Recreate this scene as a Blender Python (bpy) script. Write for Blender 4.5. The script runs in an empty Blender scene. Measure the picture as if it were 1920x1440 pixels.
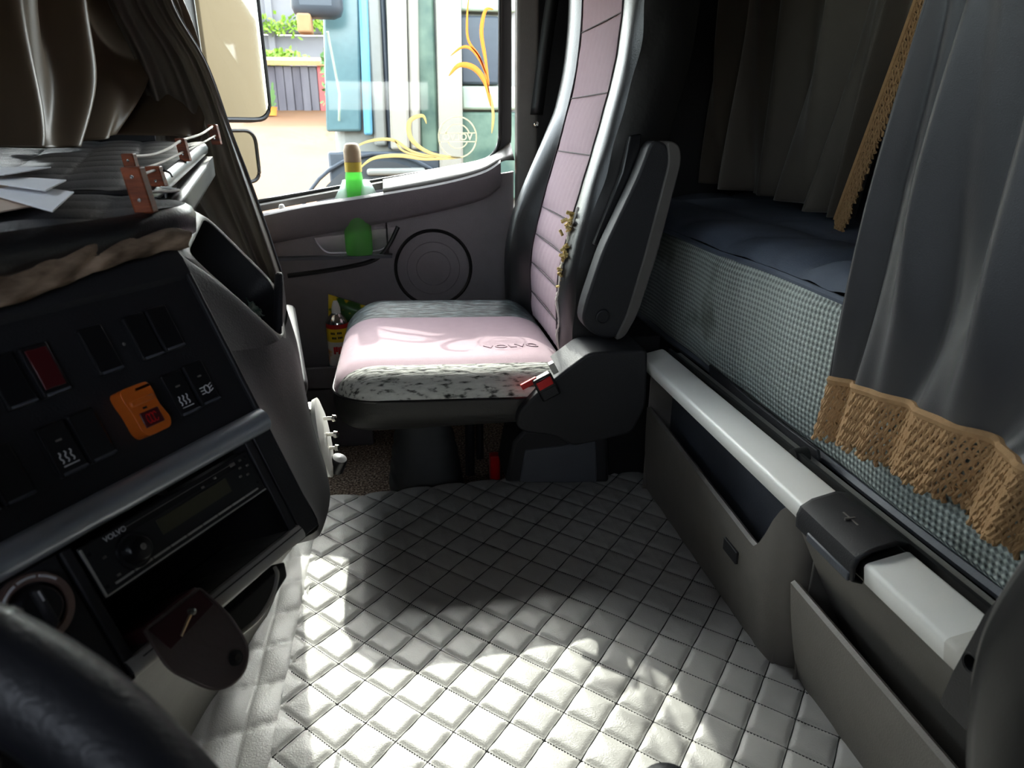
import bpy, math, random
import numpy as np
from mathutils import Vector, Matrix

random.seed(7)
rng = np.random.default_rng(7)
scene = bpy.context.scene
COL = scene.collection

# ---------------------------------------------------------------- camera, sky, sun, exposure
# World axes: -X front of the lorry, +X rear (bunk), +Y passenger side, Z up; z = 0 on the tunnel floor.
cam_data = bpy.data.cameras.new('camera')
cam = bpy.data.objects.new('camera', cam_data)
COL.objects.link(cam)
cam_data.sensor_width = 36.0
cam_data.lens = 1300.0 / 1920.0 * 36.0
cam_data.clip_start = 0.02
PITCH, YAW = math.atan(480 / 1300.0), math.atan(218 / math.hypot(1300, 480))
cam.location = (0, 0, 0.82)
cam.rotation_euler = (math.radians(90) - PITCH, 0, -YAW)
cam_data.dof.use_dof = True
cam_data.dof.focus_distance = 1.25
cam_data.dof.aperture_fstop = 9.0
scene.camera = cam

SUN_DIR = Vector((0.07, -1.0, -0.74)).normalized()
world = bpy.data.worlds.new('sky')
scene.world = world
world.use_nodes = True
wn = world.node_tree
wn.nodes.clear()
w_out = wn.nodes.new('ShaderNodeOutputWorld')
w_bg = wn.nodes.new('ShaderNodeBackground')
w_sky = wn.nodes.new('ShaderNodeTexSky')
w_sky.sky_type = 'NISHITA'
w_sky.sun_disc = False
w_sky.sun_elevation = math.radians(36.5)
w_sky.sun_rotation = math.radians(0)
w_sky.dust_density = 2.0
w_bg.inputs['Strength'].default_value = 1.1
w_hs = wn.nodes.new('ShaderNodeHueSaturation')
w_hs.inputs['Saturation'].default_value = 0.35
wn.links.new(w_sky.outputs[0], w_hs.inputs['Color'])
wn.links.new(w_hs.outputs[0], w_bg.inputs['Color'])
wn.links.new(w_bg.outputs[0], w_out.inputs['Surface'])

sun_data = bpy.data.lights.new('sun', 'SUN')
sun = bpy.data.objects.new('sun', sun_data)
COL.objects.link(sun)
sun_data.energy = 2.7
sun_data.color = (1.0, 0.955, 0.88)
sun_data.angle = math.radians(0.6)
sun.rotation_euler = SUN_DIR.to_track_quat('-Z', 'Y').to_euler()
sun.location = (0, 6, 6)

scene.view_settings.view_transform = 'Standard'
scene.view_settings.look = 'None'
scene.view_settings.gamma = 1.0
scene.view_settings.use_curve_mapping = False
scene.view_settings.exposure = 1.4

# ---------------------------------------------------------------- helpers
def lin(c):
    return tuple(((v / 255.0) / 12.92 if v / 255.0 < 0.04045 else ((v / 255.0 + 0.055) / 1.055) ** 2.4) for v in c)

def new_mat(name):
    m = bpy.data.materials.new(name)
    m.use_nodes = True
    nt = m.node_tree
    return m, nt, nt.nodes['Principled BSDF']

def mat(name, rgb, rough=0.5, metal=0.0, var=0.12, vscale=30.0, bump=0.0, bscale=300.0, spec=0.5, sheen=0.0, rgb2=None, coat=0.0):
    """procedural material: noise-mottled colour plus fine noise relief"""
    m, nt, b = new_mat(name)
    c = lin(rgb)
    c2 = lin(rgb2) if rgb2 else tuple(min(1, v * (1 + var)) for v in c)
    c1 = c if rgb2 else tuple(v * (1 - var) for v in c)
    tc = nt.nodes.new('ShaderNodeTexCoord')
    nz = nt.nodes.new('ShaderNodeTexNoise')
    nz.inputs['Scale'].default_value = vscale
    nz.inputs['Detail'].default_value = 4
    nt.links.new(tc.outputs['Object'], nz.inputs['Vector'])
    mx = nt.nodes.new('ShaderNodeMix')
    mx.data_type = 'RGBA'
    mx.inputs[6].default_value = (*c1, 1)
    mx.inputs[7].default_value = (*c2, 1)
    nt.links.new(nz.outputs['Fac'], mx.inputs[0])
    nt.links.new(mx.outputs[2], b.inputs['Base Color'])
    b.inputs['Roughness'].default_value = rough
    b.inputs['Metallic'].default_value = metal
    b.inputs['Specular IOR Level'].default_value = spec
    if sheen:
        b.inputs['Sheen Weight'].default_value = sheen
        b.inputs['Sheen Roughness'].default_value = 0.4
    if coat:
        b.inputs['Coat Weight'].default_value = coat
        b.inputs['Coat Roughness'].default_value = 0.15
    if bump:
        n2 = nt.nodes.new('ShaderNodeTexNoise')
        n2.inputs['Scale'].default_value = bscale
        n2.inputs['Detail'].default_value = 3
        nt.links.new(tc.outputs['Object'], n2.inputs['Vector'])
        bp = nt.nodes.new('ShaderNodeBump')
        bp.inputs['Strength'].default_value = bump
        bp.inputs['Distance'].default_value = 0.002
        nt.links.new(n2.outputs['Fac'], bp.inputs['Height'])
        nt.links.new(bp.outputs['Normal'], b.inputs['Normal'])
    return m

def speckle(name, rgbs, stops, scale, rough=0.8, bump=0.0, stretch=(1, 1, 1), detail=6, spec=0.3):
    """procedural material: noise pushed through a colour ramp (cracks, worn patches, speckles)"""
    m, nt, b = new_mat(name)
    tc = nt.nodes.new('ShaderNodeTexCoord')
    mp = nt.nodes.new('ShaderNodeMapping')
    mp.inputs['Scale'].default_value = stretch
    nt.links.new(tc.outputs['Object'], mp.inputs['Vector'])
    nz = nt.nodes.new('ShaderNodeTexNoise')
    nz.inputs['Scale'].default_value = scale
    nz.inputs['Detail'].default_value = detail
    nt.links.new(mp.outputs[0], nz.inputs['Vector'])
    rp = nt.nodes.new('ShaderNodeValToRGB')
    el = rp.color_ramp.elements
    while len(el) < len(rgbs):
        el.new(0.5)
    for e, c, s in zip(el, rgbs, stops):
        e.position = s
        e.color = (*lin(c), 1)
    nt.links.new(nz.outputs['Fac'], rp.inputs[0])
    nt.links.new(rp.outputs[0], b.inputs['Base Color'])
    b.inputs['Roughness'].default_value = rough
    b.inputs['Specular IOR Level'].default_value = spec
    if bump:
        bp = nt.nodes.new('ShaderNodeBump')
        bp.inputs['Strength'].default_value = bump
        bp.inputs['Distance'].default_value = 0.004
        nt.links.new(nz.outputs['Fac'], bp.inputs['Height'])
        nt.links.new(bp.outputs['Normal'], b.inputs['Normal'])
    return m

class MB:
    """collects geometry for ONE mesh object"""
    def __init__(self):
        self.v, self.f = [], []
    def add(self, verts, faces):
        k = len(self.v)
        self.v += [tuple(float(c) for c in p) for p in verts]
        self.f += [tuple(i + k for i in f) for f in faces]
        return self
    def hexa(self, p):
        """8 corners: bottom ring then top ring"""
        return self.add(p, [(0, 3, 2, 1), (4, 5, 6, 7), (0, 1, 5, 4), (1, 2, 6, 5), (2, 3, 7, 6), (3, 0, 4, 7)])
    def box(self, lo, hi):
        (a, b, c), (d, e, f) = lo, hi
        return self.hexa([(a, b, c), (d, b, c), (d, e, c), (a, e, c), (a, b, f), (d, b, f), (d, e, f), (a, e, f)])
    def obox(self, c, ax, ay, az):
        """oriented box: centre and three half-axis vectors"""
        c, ax, ay, az = (np.array(q, float) for q in (c, ax, ay, az))
        return self.hexa([c - ax - ay - az, c + ax - ay - az, c + ax + ay - az, c - ax + ay - az,
                          c - ax - ay + az, c + ax - ay + az, c + ax + ay + az, c - ax + ay + az])
    def grid(self, P, cu=False, cv=False):
        P = np.asarray(P, float)
        nu, nv = P.shape[:2]
        F = []
        for i in range(nu if cu else nu - 1):
            for j in range(nv if cv else nv - 1):
                i2, j2 = (i + 1) % nu, (j + 1) % nv
                F.append((i * nv + j, i2 * nv + j, i2 * nv + j2, i * nv + j2))
        return self.add(P.reshape(-1, 3), F)
    def prism(self, pts, off):
        n = len(pts)
        off = np.array(off, float)
        p = [np.array(q, float) for q in pts]
        return self.add(p + [q + off for q in p], [tuple(range(n))[::-1], tuple(range(n, 2 * n))] +
                        [(i, (i + 1) % n, (i + 1) % n + n, i + n) for i in range(n)])
    def tube(self, path, r, n=8, closed=False, flat=None):
        path = [Vector(p) for p in path]
        m = len(path)
        rr = r if hasattr(r, '__len__') else [r] * m
        rings = []
        up = Vector((0.13, 0.21, 0.97))
        for i, p in enumerate(path):
            a = path[(i - 1) % m] if (closed or i > 0) else p
            b = path[(i + 1) % m] if (closed or i < m - 1) else p
            t = (b - a)
            t = t.normalized() if t.length > 1e-9 else Vector((0, 0, 1))
            s = t.cross(up)
            s = s.normalized() if s.length > 1e-4 else t.cross(Vector((1, 0, 0))).normalized()
            q = s.cross(t).normalized()
            k = flat or 1.0
            rings.append([p + (s * math.cos(2 * math.pi * j / n) + q * k * math.sin(2 * math.pi * j / n)) * rr[i] for j in range(n)])
        k0 = len(self.v)
        self.grid([[tuple(c) for c in ring] for ring in rings], cu=closed, cv=True)
        if not closed:
            self.f.append(tuple(k0 + j for j in range(n))[::-1])
            self.f.append(tuple(k0 + (m - 1) * n + j for j in range(n)))
        return self
    def lathe(self, prof, c, axis=(0, 0, 1), n=24):
        """profile of (radius, height) pairs about an axis through c"""
        c, ax = Vector(c), Vector(axis).normalized()
        s = ax.orthogonal().normalized()
        q = ax.cross(s)
        P = [[tuple(c + ax * h + (s * math.cos(2 * math.pi * j / n) + q * math.sin(2 * math.pi * j / n)) * max(r, 1e-5)) for j in range(n)] for r, h in prof]
        return self.grid(P, cv=True)
    def build(self, name, m, parent=None, bevel=0.0, seg=2, solid=0.0, sub=0, smooth=True, ang=38, base=None):
        me = bpy.data.meshes.new(name)
        V = np.array(self.v, float)
        o = bpy.data.objects.new(name, me)
        COL.objects.link(o)
        if parent is None:
            lo, hi = V.min(0), V.max(0)
            org = np.array(base if base is not None else [(lo[0] + hi[0]) / 2, (lo[1] + hi[1]) / 2, lo[2]])
        else:
            org = np.array(WORLD[parent.name])
        me.from_pydata((V - org).tolist(), [], self.f)
        return finish(o, me, m, parent, org, bevel, seg, solid, sub, smooth, ang)

WORLD = {}
import bmesh
def finish(o, me, m, parent, org, bevel=0.0, seg=2, solid=0.0, sub=0, smooth=True, ang=38):
    bm = bmesh.new()
    bm.from_mesh(me)
    bmesh.ops.remove_doubles(bm, verts=bm.verts, dist=1e-6)
    bmesh.ops.recalc_face_normals(bm, faces=bm.faces)
    bm.to_mesh(me)
    bm.free()
    if smooth:
        me.shade_smooth()
        me.set_sharp_from_angle(angle=math.radians(ang))
    me.materials.append(m)
    WORLD[o.name] = tuple(float(x) for x in org)
    if parent is None:
        o.location = org
    else:
        o.parent = parent           # parts share the origin of their thing
    if solid:
        md = o.modifiers.new('thickness', 'SOLIDIFY')
        md.thickness = solid
        md.offset = 0
    if bevel:
        md = o.modifiers.new('edge', 'BEVEL')
        md.width = bevel
        md.segments = seg
        md.limit_method = 'ANGLE'
        md.angle_limit = math.radians(35)
    if sub:
        md = o.modifiers.new('smooth', 'SUBSURF')
        md.levels = md.render_levels = sub
    return o

def tag(o, label=None, cat=None, group=None, kind=None):
    if label: o['label'] = label
    if cat: o['category'] = cat
    if group: o['group'] = group
    if kind: o['kind'] = kind
    return o

def thing(name, label, cat, loc, group=None, kind=None):
    o = bpy.data.objects.new(name, None)
    o.empty_display_size = 0.05
    COL.objects.link(o)
    o.location = loc
    WORLD[o.name] = tuple(loc)
    return tag(o, label, cat, group, kind)

def struct(name, mb, m, label=None, parent=None, **k):
    o = mb.build(name, m, parent, **k)
    if parent is None: tag(o, label, None, None, 'structure')
    return o

def plate(name, m, outer, holes, fn, depth, parent, bevel=0.0):
    """flat plate with holes: outlines in 2-D, extruded, then mapped to 3-D by fn(u, v, w)"""
    cu = bpy.data.curves.new(name, 'CURVE')
    cu.dimensions = '2D'
    cu.fill_mode = 'BOTH'
    cu.extrude = depth / 2
    for loop in [outer] + list(holes):
        sp = cu.splines.new('POLY')
        sp.points.add(len(loop) - 1)
        for q, (x, y) in zip(sp.points, loop):
            q.co = (x, y, 0, 1)
        sp.use_cyclic_u = True
    t = bpy.data.objects.new('outline', cu)
    COL.objects.link(t)
    return from_curve(name, m, t, fn, parent, bevel)

def from_curve(name, m, t, fn, parent, bevel=0.0):
    dg = bpy.context.evaluated_depsgraph_get()
    me0 = bpy.data.meshes.new_from_object(t.evaluated_get(dg))
    mb = MB()
    mb.add([fn(*v.co) for v in me0.vertices], [tuple(p.vertices) for p in me0.polygons])
    d = t.data
    bpy.data.objects.remove(t)
    bpy.data.curves.remove(d)
    bpy.data.meshes.remove(me0)
    return mb.build(name, m, parent, bevel=bevel)

def lettering(name, m, body, fn, size, parent, depth=0.001, bold=0.0):
    cu = bpy.data.curves.new(name, 'FONT')
    cu.body = body
    cu.size = size
    cu.extrude = depth / 2
    cu.offset = bold
    cu.align_x, cu.align_y = 'CENTER', 'CENTER'
    t = bpy.data.objects.new('letters', cu)
    COL.objects.link(t)
    return from_curve(name, m, t, fn, parent)

def rnd(pts, r, n=5):
    """2-D polygon with rounded corners; r may be a list"""
    out = []
    k = len(pts)
    for i in range(k):
        p, a, b = Vector(pts[i]), Vector(pts[i - 1]), Vector(pts[(i + 1) % k])
        ri = r[i] if hasattr(r, '__len__') else r
        ri = min(ri, (a - p).length * 0.49, (b - p).length * 0.49)
        s, e = p + (a - p).normalized() * ri, p + (b - p).normalized() * ri
        for j in range(n + 1):
            t = j / n
            out.append(tuple(s * (1 - t) ** 2 + p * 2 * t * (1 - t) + e * t * t))
    return out

def catmull(P, n):
    """n samples along a smooth curve through the control points P (k, ...)"""
    P = np.asarray(P, float)
    k = len(P)
    out = []
    for x in np.linspace(0, k - 1, n):
        i = min(int(x), k - 2)
        t = x - i
        p0, p1, p2, p3 = P[max(i - 1, 0)], P[i], P[i + 1], P[min(i + 2, k - 1)]
        out.append(0.5 * (2 * p1 + (p2 - p0) * t + (2 * p0 - 5 * p1 + 4 * p2 - p3) * t * t + (3 * p1 - p0 - 3 * p2 + p3) * t ** 3))
    return np.array(out)

def patch(rows, nu, nv):
    """smooth surface through rows of control points"""
    R = np.array([catmull(r, nv) for r in rows])
    return catmull(R, nu)

def fold(G, d, count, amp, ph=0.0, seed=0, along=1):
    """pleats across a sheet G[rows, cols]: shifts points along d"""
    nu, nv = G.shape[:2]
    r = np.random.default_rng(seed)
    w = r.uniform(0.6, 1.4, 4)
    p = r.uniform(0, 6.28, 4)
    u = np.linspace(0, 1, nu)[:, None]
    v = np.linspace(0, 1, nv)[None, :]
    a = amp if callable(amp) else (lambda u: amp + 0 * u)
    h = np.sin(2 * np.pi * (count * v + ph * u) + p[0]) + 0.45 * np.sin(2 * np.pi * (count * 1.7 * w[1] * v - 0.5 * u) + p[1]) + 0.3 * np.sin(2 * np.pi * (count * 0.6 * w[2] * v + 0.8 * u) + p[2])
    return G + (a(u) * h)[:, :, None] * np.array(d, float)

def subpath(P, n):
    return [tuple(q) for q in catmull(P, n)]

# ---------------------------------------------------------------- materials
M = {}
M['plastic_black'] = mat('black grained plastic', (32, 32, 35), 0.5, spec=0.35, bump=0.25, bscale=500)
M['plastic_dark'] = mat('charcoal plastic', (36, 36, 39), 0.55, spec=0.35, bump=0.25, bscale=450)
M['plastic_door'] = mat('dark grey door plastic', (116, 111, 113), 0.55, bump=0.3, bscale=350)
M['plastic_grey'] = mat('mid grey plastic', (112, 108, 103), 0.5, bump=0.25, bscale=420)
M['plastic_trunk'] = mat('light grey plastic', (128, 126, 122), 0.5, bump=0.3, bscale=380)
M['plastic_inner'] = mat('blue grey plastic', (74, 77, 84), 0.5, bump=0.2)
M['plastic_white'] = mat('off white plastic', (238, 237, 232), 0.4, var=0.04, vscale=14, bump=0.05)
M['cap_worn'] = speckle('worn white end cap', [(60, 55, 48), (170, 162, 150), (208, 204, 196)], [0.30, 0.46, 0.6], 16, 0.5)
M['gloss_black'] = mat('satin black plastic', (20, 20, 23), 0.28)
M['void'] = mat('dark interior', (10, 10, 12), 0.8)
M['strip'] = mat('grey satin trim', (168, 174, 182), 0.3, metal=0.6, var=0.05)
M['silver'] = mat('silver plastic', (178, 176, 170), 0.35, metal=0.3)
M['chrome'] = mat('chrome', (225, 222, 215), 0.15, metal=1.0, var=0.03)
M['leather_black'] = mat('black leather', (27, 27, 29), 0.30, bump=0.2, bscale=420, var=0.2, spec=0.75)
M['leather_driver'] = mat('fine black leather', (14, 14, 15), 0.5, bump=0.15, bscale=900, var=0.1)
M['leather_wheel'] = mat('black leather wheel cover', (32, 33, 38), 0.42, bump=0.3, bscale=320)
M['leather_wrinkle'] = mat('wrinkled black leather', (24, 23, 23), 0.42, bump=0.45, bscale=50, var=0.3)
M['stitch'] = mat('dark grey quilting thread', (44, 44, 45), 0.8)
M['boot'] = mat('lightened black rubber', (66, 68, 67), 0.6, var=0.25, vscale=18)  # lightened in place of ambient light missing under the seat
M['leather_worn_glare'] = speckle('worn seat edge with glare', [(36, 36, 35), (120, 121, 116), (206, 207, 200), (226, 227, 220)], [0.30, 0.38, 0.46, 0.75], 95, 0.7, 0.5, (0.5, 2.0, 1.0))  # pale tones paint both bared backing and sun glare on the leather
M['leather_cracked'] = speckle('cracked grey leather', [(22, 25, 27), (58, 66, 68), (104, 116, 118)], [0.36, 0.5, 0.66], 55, 0.42, 0.6, (0.6, 2.2, 1.0), spec=0.5)
M['fabric_pink'] = mat('faded mauve seat fabric', (158, 136, 146), 0.85, var=0.08, vscale=60, bump=0.35, bscale=900, spec=0.2, sheen=0.15)
M['emboss'] = mat('embossed mauve print', (132, 108, 120), 0.8)
M['skirt'] = mat('lightened seat leather', (50, 49, 47), 0.42, bump=0.2, bscale=420)  # black leather of the skirt, lightened to carry its sheen
M['arm_pad'] = mat('dark grey padding', (84, 80, 77), 0.55)
M['thread'] = mat('dark thread', (48, 36, 44), 0.7)
M['foam'] = speckle('yellow foam', [(150, 120, 60), (226, 204, 140)], [0.35, 0.6], 120, 0.9, 0.6)
M['mat_vinyl'] = mat('grey quilted vinyl', (168, 167, 164), 0.42, var=0.08, vscale=9, bump=0.3, bscale=420, spec=0.5)
M['tray_vinyl'] = mat('dark quilted vinyl', (40, 40, 45), 0.4, bump=0.4, bscale=420)
M['wood'] = speckle('reddish brown wood', [(74, 32, 16), (136, 66, 34)], [0.3, 0.7], 30, 0.5, 0.1, (1, 1, 6))
M['cord'] = mat('white cord', (208, 204, 196), 0.6)
M['paper'] = mat('white paper', (226, 226, 230), 0.7, var=0.03)
M['paper_buff'] = mat('buff paper', (190, 168, 150), 0.7, var=0.06)
M['curtain'] = mat('grey curtain satin', (58, 58, 60), 0.42, var=0.1, vscale=25, bump=0.2, bscale=900, sheen=0.3)
M['curtain_dark'] = mat('brown grey curtain cloth', (74, 68, 60), 0.75, var=0.1, bump=0.3, bscale=800, sheen=0.25)
M['curtain_screen'] = mat('taupe windscreen curtain cloth', (84, 76, 66), 0.72, var=0.1, bump=0.3, bscale=800, sheen=0.25)
M['fringe'] = mat('tan crochet yarn', (168, 132, 92), 0.9, var=0.2, vscale=160, bump=0.5, bscale=900)
M['brown_cloth'] = speckle('brown wrinkled cloth', [(92, 76, 62), (160, 138, 118)], [0.35, 0.65], 22, 0.9, 0.4, (1, 1, 3))
M['mattress_top'] = mat('blue grey mattress ticking', (82, 90, 104), 0.8, var=0.12, bump=0.3, bscale=600)
M['carpet'] = speckle('speckled brown carpet', [(58, 48, 40), (134, 114, 98), (206, 188, 168)], [0.36, 0.52, 0.68], 170, 0.95, 0.8, detail=2)
M['rubber'] = mat('black rubber', (18, 18, 19), 0.45)
M['red'] = mat('red plastic', (205, 24, 30), 0.3)
M['red_dark'] = mat('dark red lens', (70, 16, 22), 0.35)
M['orange'] = mat('orange plastic', (196, 96, 28), 0.4, var=0.08)
M['icon'] = mat('white print', (205, 205, 208), 0.6, var=0.02)
M['display'] = mat('olive lcd', (62, 60, 42), 0.3)
M['copper'] = mat('brushed copper ring', (134, 112, 104), 0.35, metal=0.5)
M['pouch'] = mat('dark brown leather', (104, 92, 88), 0.6, bump=0.4, bscale=200)
M['pouch_red'] = mat('dark red lining', (62, 20, 26), 0.6)
M['note'] = speckle('green banknote', [(96, 124, 110), (196, 210, 196)], [0.4, 0.62], 70, 0.8)
M['lacquer'] = mat('dusty cream lacquer', (70, 63, 50), 0.9, var=0.05, vscale=3, spec=0.02)
M['blanket'] = mat('dark quilt', (40, 44, 52), 0.85)

def check_mat():
    m, nt, b = new_mat('mint and grey houndstooth')
    tc = nt.nodes.new('ShaderNodeTexCoord')
    sp = nt.nodes.new('ShaderNodeSeparateXYZ')
    nt.links.new(tc.outputs['Object'], sp.inputs[0])
    def wave(axis, k):
        a = nt.nodes.new('ShaderNodeMath'); a.operation = 'MULTIPLY'; a.inputs[1].default_value = k
        nt.links.new(sp.outputs[axis], a.inputs[0])
        s = nt.nodes.new('ShaderNodeMath'); s.operation = 'SINE'
        nt.links.new(a.outputs[0], s.inputs[0])
        return s
    w1, w2 = wave(1, 2 * math.pi / 0.0095), wave(2, 2 * math.pi / 0.0095)
    ad = nt.nodes.new('ShaderNodeMath'); ad.operation = 'ADD'
    nt.links.new(w1.outputs[0], ad.inputs[0]); nt.links.new(w2.outputs[0], ad.inputs[1])
    rp = nt.nodes.new('ShaderNodeMapRange')
    rp.inputs['From Min'].default_value = -0.75; rp.inputs['From Max'].default_value = 0.35
    nt.links.new(ad.outputs[0], rp.inputs['Value'])
    nz = nt.nodes.new('ShaderNodeTexNoise'); nz.inputs['Scale'].default_value = 7
    nt.links.new(tc.outputs['Object'], nz.inputs['Vector'])
    mx = nt.nodes.new('ShaderNodeMix'); mx.data_type = 'RGBA'
    mx.inputs[6].default_value = (*lin((122, 128, 125)), 1); mx.inputs[7].default_value = (*lin((176, 184, 178)), 1)
    nt.links.new(rp.outputs[0], mx.inputs[0])
    m2 = nt.nodes.new('ShaderNodeMix'); m2.data_type = 'RGBA'; m2.blend_type = 'MULTIPLY'
    r2 = nt.nodes.new('ShaderNodeValToRGB')
    r2.color_ramp.elements[0].position = 0.32; r2.color_ramp.elements[0].color = (0.55, 0.55, 0.52, 1)
    r2.color_ramp.elements[1].position = 0.44; r2.color_ramp.elements[1].color = (1, 1, 1, 1)
    nt.links.new(nz.outputs['Fac'], r2.inputs[0])
    m2.inputs[0].default_value = 1.0
    nt.links.new(mx.outputs[2], m2.inputs[6]); nt.links.new(r2.outputs[0], m2.inputs[7])
    nt.links.new(m2.outputs[2], b.inputs['Base Color'])
    b.inputs['Roughness'].default_value = 0.85
    bp = nt.nodes.new('ShaderNodeBump'); bp.inputs['Strength'].default_value = 0.5; bp.inputs['Distance'].default_value = 0.002
    nt.links.new(ad.outputs[0], bp.inputs['Height']); nt.links.new(bp.outputs['Normal'], b.inputs['Normal'])
    return m
M['check'] = check_mat()

def glass_mat(name, tint, refl=0.02):
    m, nt, b = new_mat(name)
    nt.nodes.remove(b)
    out = nt.nodes['Material Output']
    tr = nt.nodes.new('ShaderNodeBsdfTransparent'); tr.inputs[0].default_value = (*tint, 1)
    gl = nt.nodes.new('ShaderNodeBsdfGlossy'); gl.inputs['Roughness'].default_value = 0.03
    nz = nt.nodes.new('ShaderNodeTexNoise'); nz.inputs['Scale'].default_value = 9
    ml = nt.nodes.new('ShaderNodeMath'); ml.operation = 'MULTIPLY'; ml.inputs[1].default_value = refl * 2
    nt.links.new(nz.outputs['Fac'], ml.inputs[0])
    mx = nt.nodes.new('ShaderNodeMixShader')
    nt.links.new(ml.outputs[0], mx.inputs[0])
    nt.links.new(tr.outputs[0], mx.inputs[1]); nt.links.new(gl.outputs[0], mx.inputs[2])
    nt.links.new(mx.outputs[0], out.inputs['Surface'])
    return m
M['glass'] = glass_mat('window glass', (0.94, 0.97, 0.95))
M['mirror'] = mat('mirror glass', (235, 235, 232), 0.03, metal=1.0, var=0.01)

def liquid(name, rgb, trans=0.75):
    m = mat(name, rgb, 0.15, var=0.05)
    b = m.node_tree.nodes['Principled BSDF']
    b.inputs['Transmission Weight'].default_value = trans
    b.inputs['IOR'].default_value = 1.2
    return m
def film(name, rgb, see=0.4, trans=0.7):
    """thin or milky plastic: lets light through, partly clear"""
    m = mat(name, rgb, 0.4, var=0.06)
    nt = m.node_tree
    b, out = nt.nodes['Principled BSDF'], nt.nodes['Material Output']
    col = b.inputs['Base Color'].links[0].from_socket
    tl, tp = nt.nodes.new('ShaderNodeBsdfTranslucent'), nt.nodes.new('ShaderNodeBsdfTransparent')
    nt.links.new(col, tl.inputs['Color']); nt.links.new(col, tp.inputs['Color'])
    m1, m2 = nt.nodes.new('ShaderNodeMixShader'), nt.nodes.new('ShaderNodeMixShader')
    m1.inputs[0].default_value = trans; m2.inputs[0].default_value = see
    nt.links.new(b.outputs[0], m1.inputs[1]); nt.links.new(tl.outputs[0], m1.inputs[2])
    nt.links.new(m1.outputs[0], m2.inputs[1]); nt.links.new(tp.outputs[0], m2.inputs[2])
    nt.links.new(m2.outputs[0], out.inputs['Surface'])
    return m
M['green_liquid'] = film('green translucent plastic', (140, 214, 128), 0.3, 0.55)
M['clear_wrap'] = film('clear cling wrap', (236, 242, 242), 0.5)

M['curtain_corner'] = film('grey curtain cloth by the window', (118, 113, 106), 0.0, 0.35)
M['curtain_screen'] = film('taupe windscreen curtain cloth', (116, 103, 88), 0.0, 0.35)

# ---------------------------------------------------------------- the place outside
M['yard'] = speckle('sandy yard gravel', [(96, 66, 44), (112, 80, 54), (102, 74, 54)], [0.3, 0.5, 0.72], 0.9, 0.95)
M['concrete'] = mat('pale concrete', (122, 120, 124), 0.9, vscale=2)
M['plank'] = speckle('weathered grey plank', [(76, 72, 80), (116, 112, 118)], [0.3, 0.7], 3, 0.9, 0, (1, 1, 0.2))
M['plank_red'] = mat('faded red plank', (176, 92, 92), 0.9)
M['tan_board'] = mat('tan roof board', (168, 128, 90), 0.9)
M['leaf'] = mat('leaf green', (122, 156, 48), 0.7, var=0.35, vscale=3)
M['leaf_dark'] = mat('deep leaf green', (84, 118, 62), 0.7, var=0.35, vscale=3)
M['pot'] = mat('orange plastic pot', (236, 136, 56), 0.6)
M['lorry_teal'] = mat('teal tinted glass', (92, 120, 124), 0.2)
M['lorry_blue'] = mat('light blue lacquer', (100, 158, 186), 0.35)
M['lorry_grey'] = mat('warm grey lacquer', (136, 136, 130), 0.4)
M['lorry_dark'] = mat('dark lorry plastic', (66, 72, 80), 0.5)
M['lorry_white'] = mat('white lacquer', (160, 155, 144), 0.35, var=0.03)
M['lorry_green'] = speckle('dusty green glass', [(80, 104, 94), (122, 144, 126)], [0.4, 0.6], 4, 0.4)
M['lorry_pale'] = mat('pale green panel', (164, 178, 160), 0.5)

ground = MB().grid([[(x, y, -1.33 + 0.175 * min(y, 15.5)) for x in np.linspace(-30, 30, 13)] for y in np.linspace(2.0, 34, 17)])
ground = struct('ground', ground, M['yard'], 'sandy yard seen through the passenger window')
wf = thing('wall_far', 'pale concrete panel wall behind the yard', None, (-1.5, 17, 1.1), kind='structure')
for i, x in enumerate(np.arange(-7.0, 5.0, 1.5)):
    for k in range(3):
        MB().box((x + 0.02, 17 + 0.03 * (k % 2), 0.9 + k * 0.9), (x + 1.48, 17.2, 1.78 + k * 0.9)).build('concrete_panel', M['concrete'], wf, bevel=0.02)
for x in np.arange(-7.0, 5.1, 1.5):
    MB().box((x - 0.07, 16.9, 0.9), (x + 0.07, 17.25, 3.7)).build('concrete_post', M['concrete'], wf, bevel=0.02)
shed = thing('plank_shed', 'low weathered grey plank shed across the sandy yard', 'shed', (-1.85, 14, 1.1))
for i in range(8):
    x0 = -2.5 + i * 0.145
    MB().box((x0, 14 + rng.uniform(-0.02, 0.02), 0.98), (x0 + 0.135, 14.06, 1.86)).build('plank', M['plank'], shed, bevel=0.008)
MB().box((-1.335, 13.98, 0.98), (-1.2, 14.06, 1.9)).build('red_plank', M['plank_red'], shed, bevel=0.008)
MB().hexa([(-2.55, 13.9, 1.86), (-1.18, 13.9, 1.86), (-1.18, 15.2, 2.02), (-2.55, 15.2, 2.02), (-2.55, 13.9, 1.94), (-1.18, 13.9, 1.94), (-1.18, 15.2, 2.1), (-2.55, 15.2, 2.1)]).build('roof_board', M['tan_board'], shed)
MB().box((-2.5, 14.06, 0.98), (-1.2, 15.1, 1.86)).build('shed_body', M['plank'], shed)

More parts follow.
